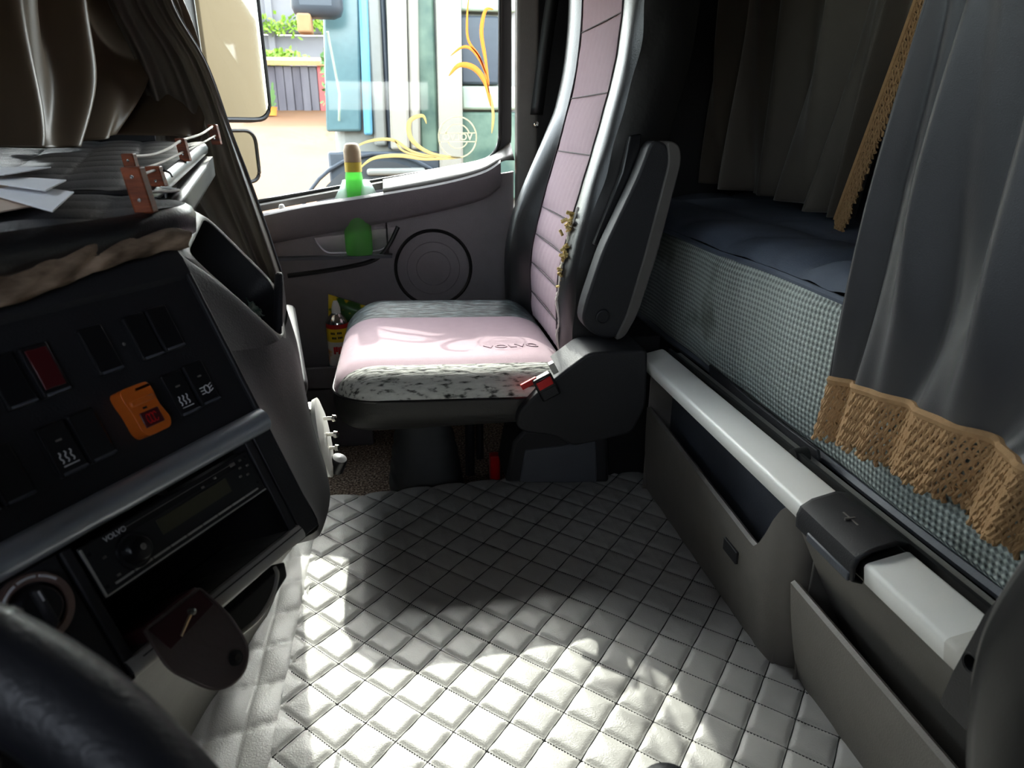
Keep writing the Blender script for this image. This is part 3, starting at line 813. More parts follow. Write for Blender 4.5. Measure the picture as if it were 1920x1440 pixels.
# plate with hole at the driver end of the bunk
pp = thing('anchor_plate', 'black plastic anchor plate with a round hole beside the rail end', 'bracket', (0.47, 0.403, 0.342))
q = [ (0.47, 0.392, 0.498), (0.47, 0.413, 0.436), (0.47, 0.427, 0.362), (0.47, 0.432, 0.321), (0.47, 0.398, 0.322), (0.47, 0.389, 0.356), (0.47, 0.373, 0.437) ]
hc = (0.47, 0.413, 0.384)
plate('plate_body', M['plastic_black'], rnd([(p[1], p[2]) for p in q], [0, 0.004, 0.004, 0.006, 0.004, 0.004, 0]), [[(hc[1] + 0.0075 * math.cos(a), hc[2] + 0.0075 * math.sin(a)) for a in np.linspace(0, 6.283, 20, endpoint=False)]], lambda u, v, w: (0.475 + w, u, v), 0.014, pp)
MB().lathe([(0.0077, -0.004), (0.009, -0.0075), (0.0105, -0.004)], (0.475, hc[1], hc[2]), (1, 0, 0), 24).build('hole_rim', M['plastic_dark'], pp)
MB().box((0.483, hc[1] - 0.012, hc[2] - 0.012), (0.486, hc[1] + 0.012, hc[2] + 0.012)).build('hole_back', M['void'], pp)

# ---------------------------------------------------------------- curtains
def fringe(name, line, down, parent, m, length, n, r=0.0022, seed=3, rows=6):
    """crochet band: braided header, knotted strands and cross threads"""
    r_ = np.random.default_rng(seed)
    L = catmull(line, n)
    dn = np.asarray(down, float)
    dn = np.tile(dn, (n, 1)) if dn.ndim == 1 else catmull(dn, n)
    mb = MB()
    mb.tube([tuple(p) for p in L], r * 2.1, 6)
    for i in range(n):
        ln = length * (1 + r_.normal() * 0.05)
        side = (L[min(i + 1, n - 1)] - L[max(i - 1, 0)])
        side = side / max(np.linalg.norm(side), 1e-6)
        P, R = [], []
        for k in range(15):
            t = k / 14.0
            P.append(tuple(L[i] + dn[i] * ln * t + side * (r * 0.75 * math.sin(k * 2.1 + i * 3.14159) + r_.normal() * r * 0.12) + np.array((-0.001 * math.cos(k * 2.1), 0, 0))))
            R.append(r * (0.66 + 0.5 * abs(math.sin(k * 1.05))))
        mb.tube(P, R, 5)
    for k in range(1, rows):
        mb.tube([tuple(L[i] + dn[i] * length * 0.85 * k / rows + np.array((0.001 * (-1) ** i, 0, 0))) for i in range(n)], r * 0.5, 4)
    return mb.build(name, m, parent)

bc_ = thing('bunk_curtain', 'grey satin bunk curtain with wide tan crochet fringe', 'curtain', (0.58, 0.5, 0.42))
rows = [ [ (0.575, 0.748, 1.019), (0.575, 0.683, 1.004), (0.575, 0.579, 0.979), (0.575, 0.477, 0.955) ],
         [ (0.575, 0.751, 0.947), (0.575, 0.675, 0.936), (0.575, 0.565, 0.919), (0.575, 0.468, 0.904) ],
         [ (0.575, 0.782, 0.76), (0.575, 0.691, 0.75), (0.575, 0.554, 0.734), (0.575, 0.424, 0.724) ],
         [ (0.575, 0.801, 0.605), (0.575, 0.693, 0.613), (0.575, 0.549, 0.603), (0.575, 0.389, 0.589) ],
         [ (0.575, 0.816, 0.496), (0.575, 0.711, 0.51), (0.575, 0.571, 0.523), (0.575, 0.486, 0.515) ] ]
G = patch(rows, 60, 150)
G = fold(G, (-1, 0.25, 0), 3.3, lambda u: 0.005 + 0.008 * np.sin(np.pi * u * 0.93), 0.35, 5)
G[:, 0] = G[:, 0]
MB().grid(G).build('curtain_cloth', M['curtain'], bc_, solid=0.0015, ang=180)
MB().tube([tuple(p) for p in G[::2, 0]], 0.0022, 6).build('hem', M['curtain'], bc_)
fl_ = [G[-1, i] for i in range(0, 150, 6)] + [G[-1, 149]]
fringe('crochet_fringe', fl_, (0, 0.16, -1), bc_, M['fringe'], 0.088, 96, 0.0029, rows=10)

rc = thing('rear_curtain', 'dark brown curtain at the back of the bunk with fringed edge', 'curtain', (0.9, 1.65, 0.62))
G = patch([[(0.92, 2.08, 1.40), (0.92, 1.85, 1.40), (0.90, 1.55, 1.40), (0.88, 1.25, 1.40), (0.87, 1.12, 1.40)],
           [(0.92, 2.08, 1.0), (0.92, 1.85, 1.0), (0.91, 1.55, 1.0), (0.88, 1.30, 1.0), (0.87, 1.22, 1.0)],
           [(0.93, 2.08, 0.665), (0.92, 1.85, 0.66), (0.91, 1.6, 0.66), (0.88, 1.36, 0.655), (0.87, 1.30, 0.65)]], 40, 130)
G = fold(G, (1, 0, 0), 6.0, lambda u: 0.016 + 0.012 * u, 0.3, 11)
MB().grid(G).build('curtain_cloth', M['curtain_dark'], rc, solid=0.002, ang=180)
e = [G[i, -1] for i in range(0, 40, 3)] + [G[39, -1]]
fringe('edge_fringe', e, [(-0.12, -0.55, -0.75), (-0.12, -0.5, -0.8), (-0.12, -0.35, -0.9)], rc, M['fringe'], 0.075, 84, 0.0027, 4, 5)

wc = thing('windscreen_curtain', 'taupe windscreen curtain hanging in deep folds over the dash', 'curtain', (-0.6, 1.4, 0.78))
G = patch([ [ (-0.66, 1.174, 1.115), (-0.66, 1.561, 1.222), (-0.66, 1.854, 1.303), (-0.66, 2.25, 1.412), (-0.60, 1.98, 1.32) ],
            [ (-0.66, 1.108, 0.972), (-0.66, 1.467, 1.026), (-0.66, 1.763, 1.071), (-0.66, 2.136, 1.128), (-0.5, 2.039, 1.117) ],
            [ (-0.64, 1.027, 0.863), (-0.64, 1.353, 0.878), (-0.64, 1.684, 0.913), (-0.62, 2.039, 0.959), (-0.47, 2.02, 0.947) ],
            [ (-0.62, 0.967, 0.799), (-0.62, 1.271, 0.792), (-0.62, 1.496, 0.787), (-0.6, 1.751, 0.807), (-0.45, 1.965, 0.789) ] ], 50, 170)
G = fold(G, (0.9, -0.4, 0), 5.0, lambda u: 0.03 + 0.01 * u, 0.25, 21)
MB().grid(G).build('curtain_cloth', M['curtain_screen'], wc, solid=0.002, ang=180)

ac = thing('corner_curtain', 'grey curtain gathered at the front corner of the passenger window', 'curtain', (-0.42, 1.9, 0.45))
Yc = 1.92
G = patch([ [ (-0.673, 1.95, 1.268), (-0.589, 1.95, 1.272), (-0.515, 1.95, 1.274) ],
            [ (-0.649, 1.95, 1.1), (-0.567, 1.95, 1.102), (-0.503, 1.94, 1.102) ],
            [ (-0.615, 1.97, 0.966), (-0.506, 1.95, 0.966), (-0.44, 1.92, 0.964) ],
            [ (-0.601, 1.98, 0.814), (-0.47, 1.94, 0.814), (-0.401, 1.9, 0.814) ],
            [ (-0.604, 1.97, 0.705), (-0.458, 1.93, 0.706), (-0.37, 1.88, 0.708) ],
            [ (-0.528, 1.95, 0.571), (-0.417, 1.9, 0.575), (-0.337, 1.86, 0.579) ],
            [ (-0.467, 1.95, 0.428), (-0.373, 1.89, 0.434), (-0.308, 1.85, 0.441) ] ], 70, 80)
G = fold(G, (0.1, -1, 0), 4.0, lambda u: 0.009 + 0.007 * u, 0.2, 33)
MB().grid(G).build('curtain_cloth', M['curtain_corner'], ac, solid=0.002, ang=180)
MB().tube([tuple(p) for p in G[::2, -1]], 0.003, 6).build('hem', M['curtain'], ac)
fringe('crochet_fringe', [ (-0.502, 1.97, 0.554), (-0.443, 1.96, 0.523), (-0.365, 1.94, 0.455) ], (0, 0, -1), ac, M['fringe'], 0.07, 30, 0.003, 6)

# seat belt on the pillar
sb = thing('seat_belt', 'black seat belt strap hanging by the pillar behind the passenger seat', 'seat belt', (0.43, 2.06, 0.8))
P0 = [ (0.437, 2.05, 1.178), (0.414, 2.05, 1.024), (0.392, 2.05, 0.855) ]
MB().grid([[(p[0] - 0.018, p[1], p[2]), (p[0] + 0.018, p[1], p[2])] for p in catmull(P0, 12)]).build('webbing', M['rubber'], sb, solid=0.002)
MB().lathe([(0.0, 0.02), (0.006, 0.019), (0.008, 0.014), (0.009, 0.0)], (0.389, 2.05, 0.827), (0, -1, 0.2), 14).build('anchor_bolt', M['chrome'], sb)

# ---------------------------------------------------------------- passenger seat
ps = thing('passenger_seat', 'worn passenger seat in black leather with faded mauve fabric centre', 'seat', (0.15, 1.68, -0.1))
NEAR, FAR, X0, X1 = 1.335, 1.945, -0.162, 0.365
RC = 0.10
def edge_dist(x, y):
    """distance inside the rounded plan outline of the cushion"""
    cxm, cym, hx, hy = (X0 + X1) / 2, (NEAR + FAR) / 2, (X1 - X0) / 2, (FAR - NEAR) / 2
    R = RC if x < cxm else 0.04
    qx, qy = abs(x - cxm) - hx + R, abs(y - cym) - hy + R
    return -(math.hypot(max(qx, 0), max(qy, 0)) + min(max(qx, qy), 0) - R)
def top_z(x, y):
    d = max(edge_dist(x, y), 0)
    k = min(d / 0.095, 1)
    z = 0.292 + 0.068 * math.sqrt(max(0, 1 - (1 - k) ** 2)) + 0.03 * (0.1 - x)
    z += 0.022 * math.exp(-((y - 1.86) / 0.06) ** 2) * k
    z -= 0.012 * math.exp(-((x - 0.12) / 0.13) ** 2) * math.exp(-((y - 1.58) / 0.1) ** 2)
    z += 0.0018 * math.sin(70 * x + 20 * y) * math.exp(-((x - 0.12) / 0.08) ** 2) * math.exp(-((y - 1.62) / 0.06) ** 2)
    return z
def xlim(y):
    d = min(y - NEAR, FAR - y)
    c = RC - math.sqrt(max(RC * RC - max(RC - d, 0) ** 2, 0))
    e = 0.04 - math.sqrt(max(0.04 ** 2 - max(0.04 - d, 0) ** 2, 0))
    return X0 + c, X1 - e
def cushion_rows(ya, yb, n, ease=False):
    G = []
    for y in (ya + (yb - ya) * (np.linspace(0, 1, n) ** (1.8 if ease else 1))):
        l, r_ = xlim(y)
        u = np.concatenate([np.linspace(0, 0.12, 10, endpoint=False), np.linspace(0.12, 0.9, 34, endpoint=False), np.linspace(0.9, 1, 8)])
        G.append([(l + (r_ - l) * k, y, top_z(l + (r_ - l) * k, y)) for k in u])
    return G
def outline(inset, z, n=16):
    x0, x1, y0, y1 = X0 + inset, X1 - inset, NEAR + inset, FAR - inset
    P = []
    for cx_, cy_, r_, a0 in ((x0, y0, RC, math.pi), (x1, y0, 0.04, 1.5 * math.pi), (x1, y1, 0.04, 0), (x0, y1, RC, 0.5 * math.pi)):
        r_ = max(r_ - inset, 0.01)
        ox, oy = (cx_ + r_ if cx_ == x0 else cx_ - r_), (cy_ + r_ if cy_ == y0 else cy_ - r_)
        P += [(ox + r_ * math.cos(a0 + k * math.pi / 2 / n), oy + r_ * math.sin(a0 + k * math.pi / 2 / n), z + (0.03 * (0.1 - (ox + r_ * math.cos(a0 + k * math.pi / 2 / n))) if z > 0.25 else 0)) for k in range(n + 1)]
    return P
MB().grid([outline(i, z) for i, z in ((0.06, 0.222), (0.035, 0.223), (0.016, 0.228), (0.005, 0.238), (0.0, 0.252), (-0.002, 0.266), (-0.001, 0.28), (0.0, 0.292))], cv=True).build('cushion_skirt', M['skirt'], ps, ang=70)
MB().grid(cushion_rows(1.3351, 1.388, 16, True)).build('worn_glare_edge', M['leather_worn_glare'], ps, ang=70)
MB().grid(cushion_rows(1.388, 1.75, 28)).build('cushion_fabric', M['fabric_pink'], ps, ang=70)
MB().grid([r for r in cushion_rows(FAR - 0.0001, 1.75, 22, True)][::-1]).build('cushion_bolster', M['leather_cracked'], ps, ang=70)
MB().box((-0.10, 1.42, 0.195), (0.34, 1.90, 0.235)).build('cushion_pan', M['rubber'], ps, bevel=0.01)
MB().tube([(p[0], p[1], p[2]) for p in outline(0.0005, 0.292)], 0.0030, 6, closed=True).build('edge_piping', M['leather_black'], ps)
lettering('embossed_letters', M['emboss'], 'VOLVO', lambda u, v, w: (0.235 + u * 1.25 - v * 0.15, 1.495 + v * 1.2, top_z(0.235 + u * 1.25 - v * 0.15, 1.495 + v * 1.2) + w + 0.0008), 0.03, ps, 0.0016)

spz = [0.28, 0.33, 0.50, 0.645, 0.79, 0.945, 1.06, 1.2, 1.32]
spx = [0.362, 0.347, 0.343, 0.377, 0.419, 0.458, 0.468, 0.468, 0.468]
spine = lambda z: float(np.interp(z, np.linspace(0.28, 1.32, 120), SPX))
SPX = np.interp(np.linspace(0.28, 1.32, 120), spz, spx)
for _ in range(30): SPX[1:-1] = (SPX[:-2] + 2 * SPX[1:-1] + SPX[2:]) / 4
g = lambda z: float(np.interp(z, [0.3, 0.6, 0.72, 0.86, 1.3], [1.0, 1.05, 0.75, 0.35, 0.3]))
Z = np.linspace(0.33, 1.20, 74)
def far_b(z):
    s, k = spine(z), g(z)
    return [(s + 0.135, 1.94, z), (s + 0.09, 1.962, z), (s + 0.03, 1.967, z), (s - 0.03 * k, 1.957, z), (s - 0.058 * k, 1.935, z), (s - 0.064 * k, 1.912, z), (s - 0.05 * k, 1.888, z), (s - 0.022 * k, 1.866, z), (s - 0.002, 1.853, z)]
def near_b(z):
    s = spine(z)
    w = 0.004 * math.sin(37 * z) * math.sin(11 * z)
    return [(s - 0.002, 1.515, z), (s - 0.003, 1.495, z), (s + 0.002, 1.470, z), (s + 0.008, 1.452, z), (s + 0.020 + w, 1.442, z), (s + 0.06, 1.436 + w, z), (s + 0.10, 1.438 - w, z), (s + 0.135, 1.455, z)]
MB().grid([far_b(z) for z in Z]).build('far_bolster', M['leather_black'], ps, ang=70)
MB().grid([near_b(z)[:5] for z in Z]).build('near_bolster', M['leather_black'], ps, ang=70)
MB().grid([near_b(z)[4:] for z in Z]).build('side_cover', M['leather_wrinkle'], ps, ang=70)
MB().grid([[(spine(z) + 0.135, y, z) for y in np.linspace(1.455, 1.94, 6)] for z in Z]).build('back_shell', M['plastic_black'], ps)
seams = [0.33, 0.40, 0.48, 0.555, 0.625, 0.765, 0.89, 1.04, 1.20]
for a, b in zip(seams[:-1], seams[1:]):
    zz = np.linspace(a + 0.0005, b - 0.0005, 12)
    rows = []
    for z in zz:
        puff = 0.008 * max(0, math.sin(math.pi * (z - a) / (b - a))) ** 0.5
        rows.append([(spine(z) + 0.004 * math.sin(math.pi * (y - 1.515) / 0.338) - puff * max(0, math.sin(math.pi * (y - 1.515) / 0.338)) ** 0.35 - 0.0008 * math.sin(160 * y + 60 * z), y, z) for y in np.linspace(1.515, 1.853, 26)])
    MB().grid(rows).build('fabric_panel', M['fabric_pink'], ps, ang=80)
for z in seams[1:-1]:
    MB().tube([(spine(z) - 0.0015, y, z) for y in np.linspace(1.517, 1.851, 14)], 0.0014, 5).build('seam', M['thread'], ps)
MB().tube([(spine(z) - 0.003, 1.515 + 0.0015 * math.sin(90 * z), z) for z in Z], 0.0022, 5).build('border_seam', M['thread'], ps)
MB().tube([(spine(z) - 0.003, 1.853, z) for z in Z], 0.0022, 5).build('border_seam', M['thread'], ps)
# torn foam on the near bolster
for cz, cy, n, sz in ((0.622, 1.503, 16, 0.010), (0.565, 1.492, 18, 0.008), (0.52, 1.49, 10, 0.007)):
    mb = MB()
    for k in range(n):
        p = Vector((spine(cz) - 0.008 + rng.normal() * 0.004, cy + rng.normal() * 0.007, cz + rng.normal() * 0.014))
        ax = Vector(rng.normal(size=3)).normalized() * sz * rng.uniform(0.4, 1)
        ay = ax.orthogonal().normalized() * sz * 0.35
        mb.obox(p, ax, ay, ax.cross(ay).normalized() * sz * 0.3)
    mb.build('torn_foam', M['foam'], ps, bevel=0.001)
MB().tube(subpath([(spine(z) - 0.004 + 0.003 * math.sin(80 * z), 1.497 - 0.004 * math.sin(50 * z), z) for z in np.linspace(0.33, 0.66, 14)], 60), [0.0022 + 0.0022 * abs(math.sin(i * 1.7)) for i in range(60)], 5).build('frayed_edge', M['cord'], ps)
# armrest folded up beside the backrest
ar = [ (0.36, 1.36, 0.441), (0.382, 1.36, 0.415), (0.431, 1.36, 0.396), (0.462, 1.36, 0.433), (0.493, 1.36, 0.531), (0.536, 1.36, 0.731), (0.52, 1.36, 0.793), (0.487, 1.36, 0.799), (0.464, 1.36, 0.732), (0.399, 1.36, 0.588), (0.366, 1.36, 0.479) ]
arm = MB().prism([(x, 1.36, z) for x, z in rnd([(p[0], p[2]) for p in ar], 0.03, 4)], (0, 0.05, 0)).build('armrest', M['plastic_dark'], ps, bevel=0.008, seg=3)
pad = [ (0.432, 1.355, 0.397), (0.455, 1.355, 0.405), (0.48, 1.355, 0.453), (0.513, 1.355, 0.575), (0.55, 1.355, 0.761), (0.542, 1.355, 0.791), (0.515, 1.355, 0.799), (0.525, 1.355, 0.761), (0.489, 1.355, 0.586), (0.457, 1.355, 0.454) ]
MB().prism([(x, 1.355, z) for x, z in rnd([(p[0], p[2]) for p in pad], 0.02, 4)], (0, 0.06, 0)).build('arm_pad', M['arm_pad'], arm, bevel=0.006, seg=3)
ap = (0.405, 1.358, 0.45)
MB().lathe([(0.0, 0.002), (0.011, 0.002), (0.0125, 0.005), (0.015, 0.004), (0.016, 0.0)], (ap[0], 1.3595, ap[2]), (0, -1, 0), 24).build('pivot_cap', M['plastic_black'], arm)
ar2 = [ (0.447, 1.31, 0.735), (0.461, 1.31, 0.806), (0.485, 1.31, 0.809), (0.48, 1.31, 0.735), (0.423, 1.31, 0.585), (0.395, 1.31, 0.591) ]
MB().prism([(p[0], 1.412, p[2]) for p in ar2], (0, 0.02, 0)).build('arm_bracket', M['gloss_black'], arm, bevel=0.003)
# base console beneath
cv = [ (0.22, 1.31, 0.268), (0.262, 1.31, 0.31), (0.319, 1.31, 0.355), (0.366, 1.31, 0.389), (0.491, 1.31, 0.39), (0.496, 1.31, 0.265), (0.469, 1.31, 0.202), (0.339, 1.31, 0.179), (0.298, 1.31, 0.207), (0.234, 1.31, 0.219), (0.215, 1.31, 0.235) ]
MB().prism([(x, 1.31, z) for x, z in rnd([(p[0], p[2]) for p in cv], 0.014, 4)], (0, 0.12, 0)).build('side_shroud', M['plastic_dark'], ps, bevel=0.012, seg=3)
pd = [ (0.25, 1.4, 0.187), (0.443, 1.4, 0.16), (0.452, 1.4, 0.035), (0.205, 1.4, 0.056), (0.223, 1.4, 0.156) ]
ped = MB().prism([(p[0], 1.40, p[2]) for p in pd], (0, 0.14, 0)).build('pedestal', M['plastic_dark'], ps, bevel=0.008)
pq = [ (0.25, 1.396, 0.136), (0.415, 1.396, 0.146), (0.422, 1.396, 0.04), (0.238, 1.396, 0.055) ]
MB().prism([(p[0], 1.396, p[2]) for p in pq], (0, 0.01, 0)).build('pedestal_panel', M['plastic_inner'], ps, bevel=0.004)
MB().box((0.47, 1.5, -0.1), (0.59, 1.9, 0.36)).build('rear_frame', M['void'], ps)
bp_ = np.array((0.277, 1.297, 0.322))
ux, uz = np.array((0.83, 0, 0.42)), np.array((-0.42, 0, 0.83))
ux, uz, uy = ux / np.linalg.norm(ux), uz / np.linalg.norm(uz), np.array((0, 1, 0))
bkl = MB().obox(bp_ + uy * 0.012, ux * 0.021, uy * 0.012, uz * 0.026).build('buckle', M['gloss_black'], ps, bevel=0.004)
MB().obox(bp_ + uz * 0.012 - uy * 0.001, ux * 0.0165, uy * 0.002, uz * 0.0095).build('release_button', M['red'], bkl, bevel=0.002)
MB().obox(bp_ - uz * 0.012 - uy * 0.0003, ux * 0.017, uy * 0.001, uz * 0.010).build('buckle_face', M['plastic_dark'], bkl, bevel=0.001)
MB().obox(bp_ + ux * 0.03 + uz * 0.03 + uy * 0.01, ux * 0.006, uy * 0.008, uz * 0.012).build('belt_tongue', M['silver'], bkl, bevel=0.001)
MB().obox(bp_ - ux * 0.028 + uz * 0.022 + uy * 0.016, ux * 0.018, uy * 0.004, uz * 0.006).build('warning_tab', M['red'], bkl, bevel=0.001)
# rubber boot of the seat suspension
Zb = [(-0.1, 0.093, 1.0), (-0.06, 0.098, 1), (-0.05, 0.088, 1), (-0.02, 0.093, 1), (-0.01, 0.083, 1), (0.02, 0.087, 1), (0.03, 0.077, 1), (0.06, 0.08, 1), (0.075, 0.07, 1), (0.11, 0.068, 1), (0.17, 0.066, 1)]
MB().grid([[(0.03 + r * math.copysign(abs(math.cos(a)) ** 0.6, math.cos(a)), 1.68 + r * math.copysign(abs(math.sin(a)) ** 0.6, math.sin(a)), z) for a in np.linspace(0, 6.283, 32, endpoint=False)] for z, r, _ in Zb], cv=True).build('suspension_boot', M['boot'], ps, ang=70)
MB().tube([(0.155, 1.75, -0.1), (0.16, 1.75, 0.18)], 0.014, 8).build('seat_strut', M['plastic_dark'], ps)
MB().tube([(0.195, 1.85, -0.1), (0.195, 1.85, 0.18)], 0.012, 8).build('seat_strut', M['plastic_dark'], ps)
rs_ = (0.207, 1.62, -0.003)
MB().box((rs_[0] - 0.012, 1.6, -0.05), (rs_[0] + 0.014, 1.63, 0.025)).build('red_strap', M['red'], ps, bevel=0.004)

# driver's seat, only its inner edge in view
ds = thing('driver_seat', 'black driver seat bolster edge at the lower right corner', 'seat', (0.5, 0.0, -0.01))
ed = catmull([ (0.335, 0.274, 0.61), (0.335, 0.284, 0.582), (0.335, 0.292, 0.539), (0.335, 0.291, 0.501), (0.335, 0.285, 0.469), (0.335, 0.275, 0.436), (0.335, 0.257, 0.393) ], 40)
secs = []
for p in ed:
    y, z = p[1], p[2]
    secs.append([(0.34, y - 0.16, z), (0.325, y - 0.09, z), (0.318, y - 0.05, z), (0.32, y - 0.022, z), (0.328, y - 0.006, z), (0.34, y, z), (0.36, y + 0.003, z), (0.42, y, z), (0.45, y - 0.02, z), (0.45, y - 0.16, z)])
MB().grid(secs).build('backrest', M['leather_driver'], ds, ang=70)
MB().tube([(p[0] + 0.004, p[1] + 0.001, p[2]) for p in ed], 0.003, 6).build('piping', M['plastic_grey'], ds)
MB().box((0.1, -0.25, -0.01), (0.5, 0.12, 0.3)).build('seat_cushion', M['leather_black'], ds, bevel=0.05, seg=4)

# gear lever knob just entering the frame
gl_ = thing('gear_lever', 'black gear lever knob at the bottom edge of the mat', 'gear lever', (0.215, 0.44, 0.0))
MB().tube([(0.215, 0.44, 0.0), (0.215, 0.44, 0.2)], 0.014, 10).build('lever_shaft', M['rubber'], gl_)
MB().lathe([(0.0, 0.262), (0.012, 0.261), (0.026, 0.254), (0.033, 0.238), (0.033, 0.215), (0.024, 0.195), (0.014, 0.188)], (0.215, 0.44, 0.0), n=28).build('knob', M['leather_wheel'], gl_)
MB().lathe([(0.06, 0.0), (0.05, 0.02), (0.035, 0.04), (0.03, 0.08), (0.016, 0.1)], (0.215, 0.44, 0.0), n=24).build('gaiter', M['leather_black'], gl_)

# ---------------------------------------------------------------- dashboard (centre console turned 30 degrees to the driver)
CA = np.array((0.5, 0.8660254, 0.0))                 # along the console, towards the passenger
CB = np.array((0.36599815, -0.21130913, -0.90630779))  # down the console face
CN = np.array((0.78488557, -0.45315389, 0.42261826))   # out of the face
CO = np.array((-0.2512, 0.4967, 0.4974))
def W(s, t, o=0.0): return CO + CA * s + CB * t + CN * o
def face_fn(o): return lambda u, v, w: tuple(W(u, -v, o + w))
dsh = thing('dashboard', 'black dashboard centre console with switch panel, radio slot and storage bin', 'dashboard', (-0.4, 0.7, -0.01))
def slab(name, m, s0, s1, t0, t1, o0, o1, parent=None, bevel=0.0, seg=2):
    return MB().hexa([W(s0, t1, o0), W(s1, t1, o0), W(s1, t0, o0), W(s0, t0, o0), W(s0, t1, o1), W(s1, t1, o1), W(s1, t0, o1), W(s0, t0, o1)]).build(name, m, parent or dsh, bevel=bevel, seg=seg)
# upper brow and switch panel
top = []
for s in np.linspace(-0.45, 0.2275, 24):
    top.append([W(s, -0.245, -0.10), W(s, -0.247, -0.05), W(s, -0.243, -0.018), W(s, -0.236, -0.004), W(s, -0.222, 0.0), W(s, -0.205, 0.0), W(s, -0.2, -0.004)])
MB().grid(top).build('upper_brow', M['plastic_dark'], dsh)
slab('switch_panel', M['plastic_black'], -0.45, 0.2225, -0.2, -0.052, -0.02, -0.003)
slab('panel_edge', M['plastic_dark'], 0.2225, 0.2285, -0.205, -0.03, -0.02, 0.001, bevel=0.002)
# switches
def switch(s0, t0, w=0.0235, h=0.043, lens=None, icon=None, up=0.0):
    b = slab('switch', M['gloss_black'], s0, s0 + w, t0, t0 + h, -0.006, 0.002, bevel=0.002)
    slab('switch_foot', M['plastic_inner'], s0 + 0.002, s0 + w - 0.001, t0 + h - 0.003, t0 + h - 0.0006, 0.0015, 0.0032 + up, b, bevel=0.0006)
    slab('switch_edge', M['plastic_dark'], s0 - 0.0006, s0 + 0.0008, t0 + 0.003, t0 + h - 0.004, 0.0, 0.0028, b)
    if lens: slab('lens', lens, s0 + 0.003, s0 + w - 0.003, t0 + 0.004, t0 + h - 0.006, 0.0015, 0.003, b, bevel=0.0006)
    if icon == 'heat':
        mb = MB()
        for k in range(3):
            mb.tube([W(s0 + 0.006 + k * 0.0045 + 0.0009 * math.sin(j * 1.4), t0 + 0.024 + j * 0.0013, 0.0024) for j in range(8)], 0.0006, 4)
        mb.tube([W(s0 + 0.005, t0 + 0.0355, 0.0024), W(s0 + 0.018, t0 + 0.0355, 0.0024)], 0.0006, 4)
        mb.build('heater_icon', M['icon'], b)
    if icon == 'beam':
        mb = MB()
        for k in range(3):
            mb.tube([W(s0 + 0.005, t0 + 0.026 + k * 0.003, 0.0024), W(s0 + 0.009, t0 + 0.026 + k * 0.003, 0.0024)], 0.0006, 4)
            mb.tube([W(s0 + 0.016, t0 + 0.026 + k * 0.003, 0.0024), W(s0 + 0.0195, t0 + 0.0245 + k * 0.003, 0.0024)], 0.0006, 4)
        mb.tube([W(s0 + 0.0125 + 0.003 * math.cos(a), t0 + 0.029 + 0.004 * math.sin(a), 0.0024) for a in np.linspace(0, 6.283, 12, endpoint=False)], 0.0006, 4, closed=True)
        mb.build('lamp_icon', M['icon'], b)
    if icon: slab('indicator', M['plastic_grey'], s0 + 0.009, s0 + 0.014, t0 + 0.014, t0 + 0.0155, 0.0018, 0.0023, b)
    return b
for args in ((-0.075, -0.18), (-0.0485, -0.18), (-0.0225, -0.18), (0.0075, -0.179)): switch(*args)
switch(0.0355, -0.179, lens=M['red_dark'])
switch(0.0865, -0.1805); switch(0.1305, -0.1805); switch(0.1565, -0.1815)
switch(0.0165, -0.1175, icon='heat', up=0.001); switch(0.043, -0.1175, up=0.0006)
switch(0.1375, -0.1205, icon='heat', up=0.001); switch(0.1645, -0.1215, icon='beam')
switch(-0.054, -0.116); switch(-0.0275, -0.116)
MB().lathe([(0.0, 0.0012), (0.0012, 0.001), (0.0016, 0.0)], W(0.1235, -0.158, -0.003), CN, 10).build('panel_dot', M['plastic_grey'], dsh)
ob = MB()
osw = [[0.0865, -0.1205], [0.1145, -0.1205], [0.1165, -0.113], [0.1155, -0.098], [0.1195, -0.083], [0.1155, -0.0755], [0.091, -0.0755], [0.0875, -0.082], [0.0875, -0.098], [0.0855, -0.113]]
ob = plate('rocker_switch', M['orange'], [(s, -t) for s, t in rnd(osw, 0.004, 3)], [], face_fn(0.004), 0.016, dsh, bevel=0.003)
slab('rocker_ridge', M['orange'], 0.089, 0.1125, -0.1085, -0.1035, 0.011, 0.0145, ob, bevel=0.0012)
slab('rocker_dot', M['void'], 0.0985, 0.1025, -0.1005, -0.0985, 0.0115, 0.0126, ob)
slab('rocker_label', M['red_dark'], 0.0925, 0.112, -0.0965, -0.0825, 0.0115, 0.0128, ob, bevel=0.0008)
mb = MB()
for k in range(3):
    mb.tube([W(0.0985 + 0.002 * math.cos(a) + k * 0.0035, -0.0895 + 0.0045 * math.sin(a), 0.013) for a in np.linspace(0.5, 5.8, 8)], 0.0004, 4)
mb.build('rocker_icon', M['red'], ob)
# satin strip below the switches
st2 = []
for s in np.linspace(-0.45, 0.2235, 30):
    c_t, r = -0.0405, 0.0125
    st2.append([W(s, c_t - r * math.cos(a), 0.0 + 0.011 * math.sin(a)) for a in np.linspace(-0.25, math.pi + 0.25, 14)])
MB().grid(st2).build('trim_strip', M['strip'], dsh)
